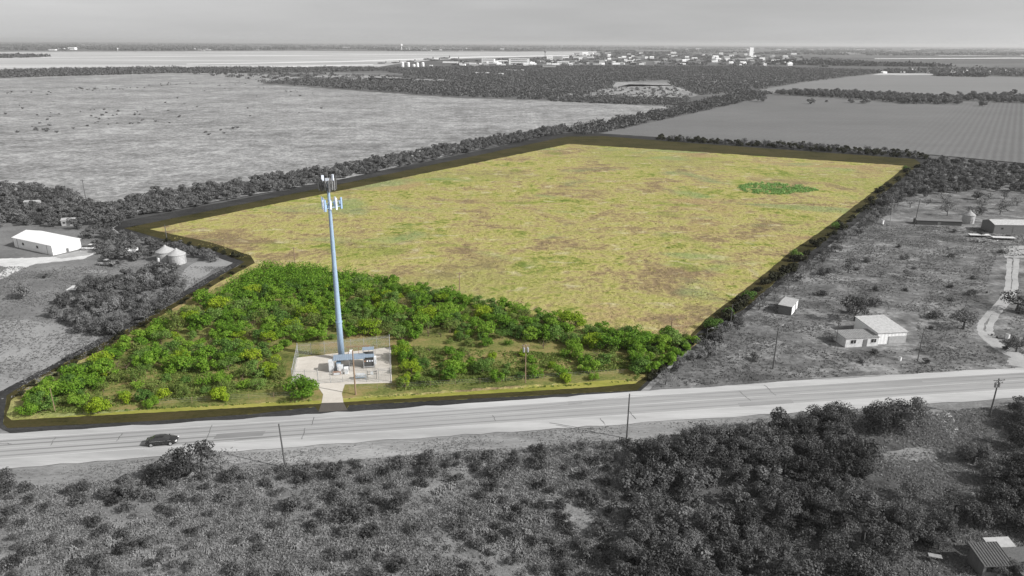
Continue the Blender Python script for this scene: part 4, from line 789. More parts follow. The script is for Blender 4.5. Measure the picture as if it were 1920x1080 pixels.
# ice bridge
ib = thing('cable_bridge', 'spindly steel cable bridge between the tower foot and the two tier rack', 'cable bridge', at(650, 672), math.radians(8))
mb = MB()
for y in (0, .5): mb.tube([(0, y, 2.4), (4.6, y, 2.4)], .04, 5)
for k in range(12): mb.tube([(.4 * k, 0, 2.4), (.4 * k, .5, 2.4)], .025, 4)
mb.build('tray', M['rust'], ib)
for x in (.4, 2.4, 4.4): MB().tube([(x, .25, 0), (x, .25, 2.4)], .04, 5).build('post', M['rust'], ib)
tk = thing('white_tank', 'small white domed tank behind the canopy beside the tower foot', 'tank', at(657, 668)); MB().lathe([(.5, 0), (.5, .7), (.35, .95), (.05, 1.05)], 14).build('shell', M['white'], tk, True); MB().lathe([(.12, 1.03), (.12, 1.15)], 8).build('cap', M['steel'], tk)
ge = thing('pipe_rack', 'pale blue framed rack lying near the front fence of the yard', 'rack', at(676, 713), ca)
mb = MB()
for y in (0, .5, 1.0): mb.tube([(-1, y, .6), (1, y, .6)], .05, 5)
for x in (-1, -.3, .4, 1): mb.tube([(x, 0, .6), (x, 1, .6)], .04, 5)
mb.build('frame', M['tank_blue'], ge)
for x in (-1, 1):
    for y in (0, 1): MB().tube([(x, y, 0), (x, y, .6)], .04, 5).build('leg', M['tank_blue'], ge)
MB().box((0, .5, .85), (1.6, .7, .45)).build('box', M['cab'], ge)
mt = thing('meter_frame', 'H shaped meter frame of dark posts inside the yard gate', 'meter frame', at(690, 712), ca)
for x in (0, 1.6): MB().tube([(x, 0, 0), (x, 0, 1.9)], .05, 6).build('post', M['steel_dark'], mt)
MB().box((.8, 0, 1.6), (1.8, .06, .1)).box((.8, 0, 1.1), (1.8, .06, .1)).build('crossbar', M['steel_dark'], mt); MB().box((.8, -.12, 1.35), (.5, .15, .6)).build('meter_box', M['cab'], mt)

# ------------------------------------------------------------------ utility poles
def pole(px, py, h, label, arm=None, m='wood_pole', lean=0, r=.14, transformer=0, armrot=0.1, light=False, insul=3):
    p = thing('utility_pole', label, 'utility pole', at(px, py), armrot); p.rotation_euler = (0, lean, armrot)
    MB().tube([(0, 0, -.1), (0, 0, h * .5), (0, 0, h)], [r, r * .85, r * .7], 8).build('pole', M[m], p)
    if arm:
        for k, (z, Lw) in enumerate(arm):
            a = MB().box((0, -.12, z), (Lw, .1, .12)).tube([(-Lw * .3, -.12, z), (0, -.05, z - .6)], .02, 4).tube([(Lw * .3, -.12, z), (0, -.05, z - .6)], .02, 4).build('crossarm', M[m], p)
            for i in range(insul):
                x = -Lw * .46 + Lw * .92 * i / max(1, insul - 1); MB().lathe([(.03, z + .06), (.06, z + .12), (.03, z + .2), (.05, z + .25)], 8, (x, -.12)).build('insulator', M['steel'], a)
    for i in range(transformer):
        x = (-.35, .35, 0)[i]; c = MB().lathe([(.2, h - 1.6), (.22, h - 1.55), (.22, h - .8), (.15, h - .7)], 12, (x, .0 if i < 2 else -.35)).build('transformer', M['steel'], p)
        MB().lathe([(.03, h - .7), (.05, h - .6), (.03, h - .5)], 6, (x, 0 if i < 2 else -.35)).build('bushing', M['white'], c)
    if light:
        MB().tube([(0, 0, h - .4), (.5, -.1, h), (.9, -.15, h + .1)], .03, 5).build('lamp_arm', M['steel'], p); MB().box((1.0, -.17, h + .1), (.5, .18, .1)).build('lamp_head', M['steel'], p)
    return p
pole(535, 877, 7.4, 'dark leaning utility pole south of the road, nearer the car', lean=-.03)
pole(1175, 822, 8.0, 'straight dark utility pole south of the road in the middle of the picture')
pole(1855, 782, 7.3, 'utility pole with crossarm and transformers south of the road at the right', arm=[(7.0, 2.2), (6.5, 1.6)], transformer=2, armrot=.2)
pole(1449, 692, 9.0, 'utility pole with a forked white top in the pasture left of the barn', arm=[(8.8, .9)], light=True, armrot=.6)
pole(1720, 678, 6.5, 'thin utility pole right of the two roofed barn', r=.1)
pole(1257, 636, 4.9, 'pole with a small crossarm in the green thicket\'s right tip', arm=[(4.6, .9)], m='wood_brown', insul=2)
pole(985, 718, 7.9, 'brown pole with a transformer at the road fence right of the yard', arm=[(7.6, 1.2)], m='wood_brown', transformer=2, r=.11)
pole(667, 740, 8.7, 'pale brown wooden pole in front of the yard beside the driveway', m='wood_brown', r=.15)
pole(554, 499, 5.6, 'short brown crossarm pole at the back edge of the thicket, left of the tower', arm=[(5.3, 1.6)], m='wood_brown')
pole(862, 557, 6.6, 'short brown crossarm pole at the back edge of the thicket, right of the tower', arm=[(6.2, 1.3)], m='wood_brown')
pole(313, 449, 4.8, 'short dark pole at the left corner of the meadow'); pole(1322, 662, 5.5, 'thin pale pole in the dark strip at the near right corner', light=True, r=.09); pole(1368, 622, 6.4, 'dark pole at the right edge of the parcel carrying wires', r=.12)
pole(162, 378, 8.8, 'pole against the pasture above the barn wood', arm=[(8.4, 1.6)]); pole(1714, 424, 9.8, 'tall dark pole left of the long low shed at the far right', lean=.03); pole(1668, 420, 7.5, 'thin pale pole next to the white box at the far right', m='steel', arm=[(7.3, 3.0)], r=.1)
pole(104, 773, 4.6, 'thin pale pole among the bushes at the left corner of the parcel', m='wood_brown', r=.07); pole(1565, 655, 5.6, 'thin pole before the annex\'s shaded corner', r=.07); pole(1125, 300, .01, 'x', r=.01) if False else None
# power lines on the east side
def cable(a, b, za, zb, sag, label):
    A = at(*a); B = at(*b); pts = []
    for k in range(13):
        t_ = k / 12; pts.append((A[0] + (B[0] - A[0]) * t_, A[1] + (B[1] - A[1]) * t_, za + (zb - za) * t_ - sag * 4 * t_ * (1 - t_)))
    o = MB().tube([tuple(np.array(p) - np.array([A[0], A[1], 0])) for p in pts], .011, 4, False).build('power_cable', M['steel_dark'], None); o.location = (A[0], A[1], 0); tag(o, label, 'power line')
cable((1368, 622), (1714, 424), 6.2, 9.4, 1.4, 'power line from the edge pole up to the tall pole at the far right')
cable((1257, 636), (1368, 622), 4.6, 6.3, .5, 'short power line joining the thicket pole and the edge pole')
cable((1449, 692), (1720, 678), 8.6, 6.3, .7, 'power line from the forked pole past the barn')
cable((1175, 822), (535, 877), 7.7, 7.1, 1.0, 'power line between the two plain poles south of the road')
cable((1855, 782), (1175, 822), 6.9, 7.7, 1.1, 'power line from the crossarm pole to the middle pole')
# wire fence by the road
def wire_fence(pts, spacing, label, h=1.1, m='wood_brown'):
    P = [at(*p) for p in pts]; o = thing('wire_fence', label, 'fence', P[0]); w_ = MB(); O = P[0]
    for a, b in zip(P[:-1], P[1:]):
        d = math.dist(a, b); n = max(1, int(d / spacing))
        for z in (h * .4, h * .7, h): w_.tube([(a[0] - O[0], a[1] - O[1], z), (b[0] - O[0], b[1] - O[1], z)], .008, 4, False)
        for k in range(n):
            x = a[0] + (b[0] - a[0]) * k / n - O[0]; y = a[1] + (b[1] - a[1]) * k / n - O[1]; MB().tube([(x, y, 0), (x, y, h + .1)], .035, 5).build('post', M[m], o)
    w_.build('wire', M['steel'], o)
wire_fence([(655, 734), (760, 728), (900, 720), (1060, 709), (1170, 702)], 4, 'low wire fence on thin posts between the verge and the scrub right of the driveway')
wire_fence([(300, 760), (420, 752), (560, 745)], 4, 'low wire fence on thin posts left of the driveway')
wire_fence([(1480, 662), (1570, 658), (1640, 680), (1790, 690)], 5, 'sagging dark wire fence in front of the two roofed barn', .9, 'wood_pole')
wire_fence([(1795, 450), (1785, 480), (1765, 505), (1745, 530)], 5, 'old wire fence line crossing the pasture below the junk row', 1.0, 'wood_pole')

# ------------------------------------------------------------------ buildings
def frame(A, B, C):
    """origin A, x along A->B, depth along toward C, from ground points"""
    A, B, C = (np.array(at(*q)) for q in (A, B, C)); x = B - A; w_ = np.linalg.norm(x); x /= w_; y = np.array([-x[1], x[0], 0]); d = float((C - B) @ y); return A, w_, d, math.atan2(x[1], x[0])
def gable(t, w_, d, h, rise, wm, rm, over=.3, axis='x'):
    """ridge along x by default; footprint [0,w]x[0,d]"""
    if axis == 'x':
        vs = [(0, 0, 0), (w_, 0, 0), (w_, d, 0), (0, d, 0), (0, 0, h), (w_, 0, h), (w_, d, h), (0, d, h), (0, d / 2, h + rise), (w_, d / 2, h + rise)]
        fs = [(0, 1, 5, 4), (2, 3, 7, 6), (1, 2, 6, 9, 5), (3, 0, 4, 8, 7)]
    else:
        vs = [(0, 0, 0), (w_, 0, 0), (w_, d, 0), (0, d, 0), (0, 0, h), (w_, 0, h), (w_, d, h), (0, d, h), (w_ / 2, 0, h + rise), (w_ / 2, d, h + rise)]
        fs = [(0, 1, 5, 8, 4), (2, 3, 7, 9, 6), (1, 2, 6, 5), (3, 0, 4, 7)]
    wl = MB().add(vs, fs).build('wall', wm, t); e = over; mb = MB(); th_ = .12
    if axis == 'x':
        k = rise / (d / 2)
        for s_ in (0, 1):
            y0 = -e if s_ == 0 else d + e; z0 = h - k * e; a = [(-e, y0, z0), (w_ + e, y0, z0), (w_ + e, d / 2, h + rise), (-e, d / 2, h + rise)]
            mb.add([(x, y, z + .02) for x, y, z in a] + [(x, y, z + th_) for x, y, z in a], [(0, 3, 2, 1), (4, 5, 6, 7), (0, 1, 5, 4), (1, 2, 6, 5), (3, 0, 4, 7)])
    else:
        k = rise / (w_ / 2)
        for s_ in (0, 1):
            x0 = -e if s_ == 0 else w_ + e; z0 = h - k * e; a = [(x0, -e, z0), (x0, d + e, z0), (w_ / 2, d + e, h + rise), (w_ / 2, -e, h + rise)]
            mb.add([(x, y, z + .02) for x, y, z in a] + [(x, y, z + th_) for x, y, z in a], [(0, 3, 2, 1), (4, 5, 6, 7), (0, 1, 5, 4), (1, 2, 6, 5), (3, 0, 4, 7)])
    return wl, mb.build('roof', rm, t)
# left white metal barn: long wall from A to B, gable end from B to C
A, w_, d, rz = frame((28, 463), (100, 479), (159, 467)); d = abs(d)
b = thing('metal_barn', 'large white metal barn with low gable roof and big doors at far left', 'barn', A, rz)
gable(b, w_, d, 3.0, 1.3, M['wall_siding'], M['roof_white'], .25, 'x')
MB().box((w_ + .03, d * .27, 1.3), (.06, d * .4, 2.5)).build('sliding_door', M['white'], b); MB().box((w_ + .03, d * .72, 1.3), (.06, d * .4, 2.5)).build('sliding_door', M['white'], b)
for y in (.05, .49, .94): MB().box((w_ + .04, d * y, 1.35), (.05, .12, 2.6)).build('door_frame', M['far_grey'], b)
MB().box((w_ + .03, d * .5, .6), (.07, .9, 1.1)).build('side_door', M['far_dark'], b)
for x in (.25, .62):
    f_ = MB().box((w_ * x, -.03, 1.6), (.9, .05, .8)).build('window', M['window'], b)
    MB().box((w_ * x, -.05, 1.18), (1.0, .06, .07)).build('sill', M['white_dull'], f_)
for x in (.1, .87): MB().box((w_ * x, -.03, 1.4), (.12, .05, 2.8)).build('downpipe', M['far_dark'], b)
sheet('concrete_apron', [(100, 481), (159, 468), (180, 471), (168, 478), (115, 485)], .03, M['dirt_track'], .3)
# small structures in the wood
def shed(A_, w_, d, h, rise, rz, wm, rm, name, label, cat='shed', door=True, axis='x', win=0):
    t_ = thing(name, label, cat, at(*A_), rz); gable(t_, w_, d, h, rise, wm, rm, .15, axis)
    if door:
        dd = MB().box((w_ * .5, -.03, h * .4), (min(1, w_ * .3), .05, h * .8)).build('door', M['far_dark'], t_); MB().box((w_ * .5 + .3, -.07, h * .4), (.05, .04, .15)).build('handle', M['steel'], dd)
    for k in range(win): MB().box((w_ * (.2 + .6 * k / max(1, win - 1)), -.03, h * .6), (.7, .05, .6)).build('window', M['window'], t_)
    return t_
shed((116, 424), 4, 3, 1.9, .5, .25, M['far_grey'], M['far_grey'], 'wood_cabin', 'small grey roofed cabin half hidden in the wood behind the barn', win=2)
shed((46, 388), 5, 2.4, 1.8, .4, .2, M['far_grey'], M['far_grey'], 'wood_shed', 'narrow grey roofed shed deep in the wood at the left')
shed((238, 480), 3.2, 2.0, 1.6, .4, .3, M['far_white'], M['far_white'], 'white_hut', 'tiny white hut in shade between the barn and the silos')
t_ = thing('roof_slab', 'flat pale concrete slab at the top of the copse', 'slab', at(155, 541), .1); MB().box((0, 0, .25), (6.5, 3.6, .12)).build('top', M['white_dull'], t_); MB().box((0, 0, .1), (6.2, 3.3, .2)).build('base', M['far_grey'], t_)
# silos
def silo(px, py, r, h, rise, label, m='silo', rm='far_grey'):
    s_ = thing('grain_silo', label, 'silo', at(px, py)); MB().lathe([(r, 0), (r, h)], 28).build('shell', M[m], s_, False)
    MB().lathe([(r + .15, h - .05), (r + .15, h + .03), (.35, h + rise), (.3, h + rise + .25)], 28).build('roof', M[rm], s_)
    MB().box((0, -r - .03, h * .35), (.9, .1, 1.6)).build('hatch', M['steel'], s_)
    mb = MB()
    for y in (-.2, .2): mb.tube([(r + .1, y, .2), (r + .1, y, h)], .03, 4)
    for k in range(int(h / .4)): mb.tube([(r + .1, -.2, .3 + .4 * k), (r + .1, .2, .3 + .4 * k)], .02, 4)
    mb.build('ladder', M['steel'], s_); return s_
silo(313, 488, 2.55, 2.8, 1.5, 'corrugated grain silo with a pale cone roof, left of the pair'); silo(334, 493, 2.3, 2.7, 1.4, 'corrugated grain silo with a pale cone roof, right of the pair')
silo(1814, 418, 2.0, 3.0, 1.4, 'lone grain silo at the far right behind the junk rows', rm='steel')
shed((1862, 438), 13.5, 7, 3.0, 1.0, -.02, M['far_dark'], M['roof_grey'], 'metal_workshop', 'grey walled workshop with a pale metal roof at the right border', 'workshop', win=2)
shed((1718, 421), 15, 3, 1.5, .3, -.12, M['steel_dark'], M['far_dark'], 'long_low_shed', 'long low dark open shed left of the right hand silo')
# right barn (tall part) + annex
A, w_, d, rz = frame((1643, 645), (1697, 647), (1697, 640)); rz = math.atan2(1.0, 12); w_ = 6.4; d = 11.5
# tall barn: front wall faces the camera, mono pitch roof
def slantbox(t, x0, x1, y0, y1, hf, hb, wm, rm, over=.2, th_=.12):
    vs = [(x0, y0, 0), (x1, y0, 0), (x1, y1, 0), (x0, y1, 0), (x0, y0, hf), (x1, y0, hf), (x1, y1, hb), (x0, y1, hb)]
    MB().add(vs, [(0, 1, 5, 4), (1, 2, 6, 5), (2, 3, 7, 6), (3, 0, 4, 7)]).build('wall', wm, t)
    k = (hb - hf) / (y1 - y0); a = [(x0 - over, y0 - over, hf - k * over), (x1 + over, y0 - over, hf - k * over), (x1 + over, y1 + over, hb + k * over), (x0 - over, y1 + over, hb + k * over)]
    return MB().add([(x, y, z + .02) for x, y, z in a] + [(x, y, z + th_) for x, y, z in a], [(0, 3, 2, 1), (4, 5, 6, 7), (0, 1, 5, 4), (1, 2, 6, 5), (2, 3, 7, 6), (3, 0, 4, 7)]).build('roof', rm, t)
A = at(1643, 646); t_ = thing('pasture_barn', 'pale barn with a plain sloping roof and lower flat annex, in the right pasture', 'barn', A, math.radians(8))
slantbox(t_, 0, 6.6, 0, 8.2, 2.6, 3.1, M['wall_siding'], M['roof_grey'])
slantbox(t_, -7.6, -.16, -.7, 3.6, 1.95, 2.05, M['white_dull'], M['roof_dark'], .13)
MB().box((4.6, -.06, .9), (4.0, .08, 1.7)).build('sliding_door', M['far_grey'], t_)
MB().box((-3.2, -.74, .85), (.9, .06, 1.7)).build('door', M['far_dark'], t_)
for x in (-5.9, -1.3):
    f_ = MB().box((x, -.74, 1.25), (1.1, .06, .8)).build('window', M['window'], t_); MB().box((x, -.76, .82), (1.2, .07, .06)).build('sill', M['white'], f_); MB().box((x, -.78, 1.25), (.05, .05, .8)).build('mullion', M['white_dull'], f_)
MB().box((-.9, 5.2, .8), (1.8, .15, 1.6)).build('lean_to_wall', M['white_dull'], t_)
t_ = shed((1469, 590), 3.0, 6.2, 2.1, .15, math.radians(-33.7), M['far_dark'], M['far_grey'], 'field_hut', 'small flat roofed hut with a bright right wall near the parcel edge', 'hut'); t_.location = (62.8, 156.6, 0)
MB().box((3.04, 1.6, 1.05), (.06, 3.0, 1.95)).build('side_panel', M['white'], t_); MB().box((3.04, 5.0, 1.15), (.06, 1.8, 1.9)).build('side_panel', M['white'], t_)
# corner house
t_ = thing('ribbed_roof_house', 'house with a ribbed metal roof half hidden by trees at the bottom right corner', 'house', (56.0, 68.6, 0), math.radians(4)); t_.scale = (.9, .9, .9)
slantbox(t_, .3, 3.8, .3, 3.2, 2.0, 2.75, M['far_dark'], M['shingle'], .35)
MB().box((1.2, .26, 1.2), (.8, .06, .7)).build('window', M['window'], t_); MB().box((2.8, .26, .9), (.8, .06, 1.8)).build('door', M['far_grey'], t_)
mb = MB()
for k in range(11): mb.tube([(.02 + k * .4, -.05, 2.07), (.02 + k * .4, 3.5, 2.98)], .04, 4)
mb.build('roof_ribs', M['steel_dark'], t_)
slantbox(t_, 4.3, 9.5, -1.5, 3.0, 1.7, 2.1, M['far_dark'], M['shingle'], .2)
slantbox(t_, 3.6, 7.0, 3.6, 5.0, 1.9, 2.2, M['far_grey'], M['far_grey'], .15)
shed((1788, 1136), 2.4, 2.4, 1.6, .7, .2, M['far_dark'], M['steel'], 'garden_shed', 'small pale roofed shed at the bottom edge, left of the ribbed roof house')
t_ = thing('garden_table', 'small pale topped table among the dark trees left of the house', 'table', at(1751, 1052), -.3); MB().box((0, 0, .8), (1.5, .7, .06)).build('tabletop', M['steel'], t_)
for x in (-.7, .7):
    for y in (-.3, .3): MB().tube([(x, y, 0), (x, y, .8)], .04, 5).build('leg', M['steel_dark'], t_)
# goal frame
t_ = thing('goal_frame', 'thin pipe goal frame standing on the pasture left of the dirt track', 'goal', at(1782, 574), math.radians(-12)); MB().tube([(0, 0, 2), (3.3, 0, 2)], .05, 6).build('crossbar', M['steel_dark'], t_)
for x in (0, 3.3): MB().tube([(x, 0, 0), (x, 0, 2)], .05, 6).build('post', M['steel_dark'], t_)
# junk row: flatbed trailers, pipes, boards
def trailer(px, py, L_, label, rz):
    t = thing('flatbed_trailer', label, 'trailer', at(px, py), rz); MB().box((0, 0, .75), (L_, 2.0, .14)).build('deck', M['white_dull'], t); MB().box((0, 0, .58), (L_, 1.6, .18)).build('chassis', M['steel_dark'], t)
    MB().tube([(L_ / 2, 0, .55), (L_ / 2 + 1.2, 0, .5)], .06, 5).build('drawbar', M['steel_dark'], t)
    for y in (-.9, .9):
        for x in (-.4, .5): MB().tube([(x, y - .1, .36), (x, y + .1, .36)], .36, 12).build('wheel', M['rubber'], t)
trailer(1835, 444, 6.5, 'long flat trailer heaped with scrap at the left of the junk row', -.1); trailer(1880, 449, 7.0, 'long flat trailer with a pale deck at the right of the junk row', -.12)
for px, py, lab in [(1838, 454, 'dark heap of scrap and branches in front of the junk row'), (1858, 455, 'fan of pale planks lying beside the dark scrap heap')]:
    t_ = thing('scrap_pile', lab, 'scrap pile', at(px, py)); rj = random.Random(px)
    for nm, mm in (('planks', 'white_dull'), ('scrap_bars', 'steel_dark')):
        mb = MB()
        for k in range(12): mb.box((rj.gauss(0, .9), rj.gauss(0, .5), .15 + .07 * k), (rj.uniform(.8, 2.4), .18, .06), rj.uniform(0, 3.1))
        mb.build(nm, M[mm], t_)
def drum(px, py, label, m='white', s=1.0, cat='drum'):
    t = thing('drum', label, cat, at(px, py), s=s); MB().lathe([(.3, 0), (.32, .3), (.3, .32), (.3, .6), (.32, .62), (.3, .9)], 14).build('shell', M[m], t); MB().lathe([(.32, .9), (.32, .94)], 14).build('rim', M['steel'], t)
drum(1888, 636, 'white drum beside the dirt track', s=1.3); drum(1687, 676, 'small white marker drum at the wire fence below the barn', s=.9); drum(299, 492, 'white drum at the foot of the left silo', s=1.6); drum(1654, 420, 'white box like drum beside the far thin pole', s=1.6)
# farm implements
def implement(px, py, label, rz, s=1.0):
    t = thing('farm_implement', label, 'implement', at(px, py), rz, s=s); mb = MB()
    for y in (-1, 0, 1): mb.tube([(-2, y, .8), (2, y, .8)], .08, 5)
    for x in (-2, -.6, .7, 2): mb.tube([(x, -1, .8), (x, 1, .8)], .07, 5)
    mb.build('frame', M['steel_dark'], t)
    for x in (-1.5, -.5, .5, 1.5): MB().tube([(x, -.9, .9), (x, -.9, .1)], .05, 5).build('tine', M['steel_dark'], t)
    for y in (-1.2, 1.2): MB().tube([(0, y - .12, .42), (0, y + .12, .42)], .42, 12).build('wheel', M['rubber'], t)
    MB().tube([(2, 0, .8), (3.4, 0, .5)], .07, 5).build('drawbar', M['steel_dark'], t)
implement(1845, 548, 'small dark farm machine with wheels left of the dirt track', .2, .7); implement(1864, 632, 'dark implement parked just right of the track bend', .1, .6); implement(85, 520, 'tangled dark cattle pen machinery on the grass below the dirt yard', .3, .9); implement(215, 498, 'row of dark farm machines under the trees before the silos', -.1, 1.2)
# truck parked near silos and barn
def vehicle(px, py, rz, label, name, kind='sedan', paintm='car', s=1.0):
    t = thing(name, label, 'car' if kind == 'sedan' else 'pickup', at(px, py), rz, s=s); t.location.z = .07 if kind == 'sedan' else .02
    # x forward; profile stations: (x, half width, z bottom, z belt)
    st = [(-2.40, .62, .42, .72), (-2.30, .80, .30, .92), (-1.9, .88, .24, .99), (-1.2, .91, .22, 1.0), (0, .92, .22, .98), (1.0, .91, .22, .95), (1.7, .88, .24, .86), (2.2, .80, .28, .74), (2.42, .58, .38, .60)]
    mb = MB(); vs = []
    for x, hw, zb, zt in st: vs += [(x, -hw * .93, zb), (x, -hw, (zb + zt) / 2), (x, -hw * .93, zt * .97), (x, -hw * .6, zt + .015), (x, hw * .6, zt + .015), (x, hw * .93, zt * .97), (x, hw, (zb + zt) / 2), (x, hw * .93, zb)]
    fs = []
    for i in range(len(st) - 1):
        for k in range(8): fs.append((i * 8 + k, (i + 1) * 8 + k, (i + 1) * 8 + (k + 1) % 8, i * 8 + (k + 1) % 8))
    fs += [tuple(range(8)), tuple(range(len(st) * 8 - 1, len(st) * 8 - 9, -1))]
    bo = mb.add(vs, fs).build('body', M[paintm], t, True)
    # greenhouse
    cab_ = [(-1.75, .74, 1.0), (-1.0, .64, 1.38), (-.2, .62, 1.45), (.45, .62, 1.42), (1.25, .76, .96)] if kind == 'sedan' else [(-.5, .76, 1.0), (-.35, .68, 1.6), (.2, .67, 1.65), (.75, .68, 1.6), (1.35, .78, 1.0)]
    vs = []
    for x, hw, z in cab_: vs += [(x, -.80, .97), (x, -hw, z - .05), (x, -hw * .85, z), (x, hw * .85, z), (x, hw, z - .05), (x, .80, .97)]
    fs = []
    for i in range(len(cab_) - 1):
        for k in range(5): fs.append((i * 6 + k, (i + 1) * 6 + k, (i + 1) * 6 + k + 1, i * 6 + k + 1))
    MB().add(vs, fs).build('windows', M['glass'], t)
    rf = cab_[1:4]; vs = []
    for x, hw, z in rf: vs += [(x, -hw * .95, z - .02), (x, -hw * .8, z + .02), (x, hw * .8, z + .02), (x, hw * .95, z - .02)]
    MB().add(vs, [(i * 4 + k, (i + 1) * 4 + k, (i + 1) * 4 + k + 1, i * 4 + k + 1) for i in range(2) for k in range(3)]).build('roof', M[paintm], t, True)
    MB().box((0, -.925, .93), (3.2, .02, .04)).box((0, .925, .93), (3.2, .02, .04)).build('trim', M['chrome'], t)
    for x in (-1.45, 1.45):
        for y in (-.82, .82):
            wh = MB().tube([(x, y - .11, .33), (x, y + .11, .33)], .33, 18).build('wheel', M['rubber'], t); MB().tube([(x, y - .12, .33), (x, y + .12, .33)], .22, 12).build('rim', M['chrome'], wh)
    for y in (-.62, .62):
        MB().box((2.27, y, .64), (.22, .34, .15)).build('headlight', M['lamp'], t); MB().box((-2.3, y, .8), (.16, .3, .12)).build('tail_light', M['far_dark'], t)
        MB().box((.95, y * 1.6, 1.0), (.16, .16, .12)).build('mirror', M[paintm], t)
    MB().box((2.40, 0, .45), (.06, 1.0, .12)).build('bumper', M['chrome'], t)
    if kind != 'sedan': MB().box((-1.45, 0, 1.0), (1.7, 1.4, .06)).build('truck_bed', M['black'], t)
    return t
p0, p1 = g(275, 829), g(335, 824); vehicle(305, 832, math.atan2(p1[1] - p0[1], p1[0] - p0[0]), 'black sedan driving to the right along the near lane of the highway', 'parked_car' if False else 'sedan_car', s=.98)
vehicle(170, 468, .1, 'white pickup parked at the right end of the barn apron', 'pickup_truck', 'pickup', 'white_dull', 1.0)
vehicle(200, 497, -.1, 'pale pickup among the machines before the silos', 'pickup_truck', 'pickup', 'far_grey', 1.0)

# ------------------------------------------------------------------ distant town
def far_building(px, py, wpx, hpx, m, label, rm=None, name='town_building', group=None, depth=None, wins=True, rise=.0):
    p = g(px, py); D = float(np.dot(p - np.array([0, 0, H]), fw)); W = wpx * D / F; Hh = hpx * D / F; dp = depth or W * .6
    t = thing(name, label, 'building', (p[0], p[1], 0), math.atan2(-p[0], p[1]) * .0 + rnd.uniform(-.15, .15), group)
    MB().box((0, dp / 2, Hh / 2), (W, dp, Hh)).build('wall', m, t)
    r_ = rise * Hh + Hh * .04
    MB().add([(-W * .51, -dp * .01, Hh), (W * .51, -dp * .01, Hh), (W * .51, dp * 1.01, Hh), (-W * .51, dp * 1.01, Hh), (-W * .5, dp / 2, Hh + r_), (W * .5, dp / 2, Hh + r_)], [(0, 1, 5, 4), (2, 3, 4, 5), (1, 2, 5), (3, 0, 4), (0, 3, 2, 1)]).build('roof', rm or m, t)
    if wins and hpx > 3:
        mb = MB()
        for r in range(max(1, int(hpx / 3))):
            z = Hh * (r + .55) / max(1, int(hpx / 3)); mb.box((0, -.15, z), (W * .8, .3, Hh * .1))
        mb.build('window_band', M['window'], t)
    return t
FW, FG, FD = M['far_white'], M['far_grey'], M['far_dark']
def tankm(px, py, wpx, hpx, label, m=FW, dome=.15, n=20, name='storage_tank'):
    p = g(px, py); D = float(np.dot(p - np.array([0, 0, H]), fw)); r = wpx * D / F / 2; h = hpx * D / F
    t = thing(name, label, 'tank', (p[0], p[1], 0)); MB().lathe([(r, 0), (r, h)], n).build('shell', m, t); MB().lathe([(r * 1.02, h), (r * .6, h * (1 + dome * .7)), (r * .05, h * (1 + dome))], n).build('roof', m, t)
for i, (x, y, w_, h_, lab) in enumerate([(755, 126, 5.5, 8, 'leftmost tall white storage tank at the edge of the airfield'), (766, 126, 5, 8, 'second white storage tank from the left at the airfield edge'), (776, 125, 5.5, 4, 'shortest white storage tank in the row at the airfield edge'), (783, 125.5, 5, 7, 'white storage tank second from the right in the airfield row'), (793, 126, 5.5, 8, 'rightmost white storage tank of the airfield row')]): tankm(x, y, w_, h_, lab)
for a in [(849, 118, 38, 2, FW, 'long low white building behind the storage tanks'), (915, 119, 24, 8, FW, 'tall white hangar left of the dark roofed hangar'), (942, 118, 20, 4.5, FW, 'wide white building between the two big hangar groups'), (973, 121, 38, 10, FW, 'largest white hangar complex in the middle of the distant base'),
    (1031, 112, 11, 6.5, FW, 'left white bay of the big grey hangar'), (1046, 112, 17, 6, FG, 'grey middle of the big hangar'), (1061, 111, 12, 6.5, FW, 'right white bay of the big grey hangar'), (1056, 122, 22, 6.5, FW, 'white building below the big grey hangar'), (1030, 128, 25, 6, FG, 'grey roofed building at the front of the base'),
    (1094, 109, 38, 2.5, FW, 'long white terminal right of the big hangar'), (862, 121, 10, 3, FW, 'small white block right of the storage tanks'), (808, 124, 6, 2, FW, 'tiny white block near the tank row'), (886, 121, 12, 3, FW, 'white block left of the hangars'),
    (967, 133, 34, 1.8, FW, 'long white low roof inside the far wood'), (904, 138, 27, 1.8, FW, 'second long white low roof inside the far wood'), (940, 139.5, 10, 2.2, FW, 'little white block beside the low roofs inside the far wood'), (850, 137.5, 26, 1, FG, 'thin pale roof at the left in the far wood'),
    (97, 94.5, 12, 2, FW, 'long white hangar, left of the far left three'), (114, 94, 10, 2.8, FW, 'middle white hangar of the far left three'), (134, 93.5, 13, 4.5, FW, 'tallest white hangar of the far left three'), (1400, 113, 40, 3, FG, 'long grey building at the foot of the pale tower block'),
    (1498, 118, 9, 7, FG, 'grey block right of the pale tower block'), (1352, 103, 7, 4, FW, 'white block left of the pale tower block'), (1245, 100, 6, 2.6, FW, 'white block left of a pair on the skyline'), (1263, 100.5, 10, 3, FW, 'wider white block of a pair on the skyline'),
    (1310, 94, 9, 3, FW, 'bright block on the far skyline right of center'), (1289, 94, 2.5, 2.5, FW, 'tiny bright block on the far skyline'), (1085, 124, 14, 4, FG, 'grey town block right of the white building'), (1120, 122, 16, 3, FG, 'low grey town block farther right'),
    (1142, 112, 20, 3, FG, 'low grey roof at the town edge'), (1180, 116, 18, 3, FW, 'pale roof in the middle of the town'), (1160, 121, 24, 3, FW, 'pale long roof near the town front'), (1200, 109, 28, 3, FG, 'long grey roof behind the town')]:
    far_building(a[0], a[1], a[2], a[3], a[4], a[5], name='hangar' if 'hangar' in a[5] else 'town_building', depth=None)
far_building(1408, 109, 7.5, 18, FW, 'tall pale tower block standing alone above the town', name='tower_block', wins=False)
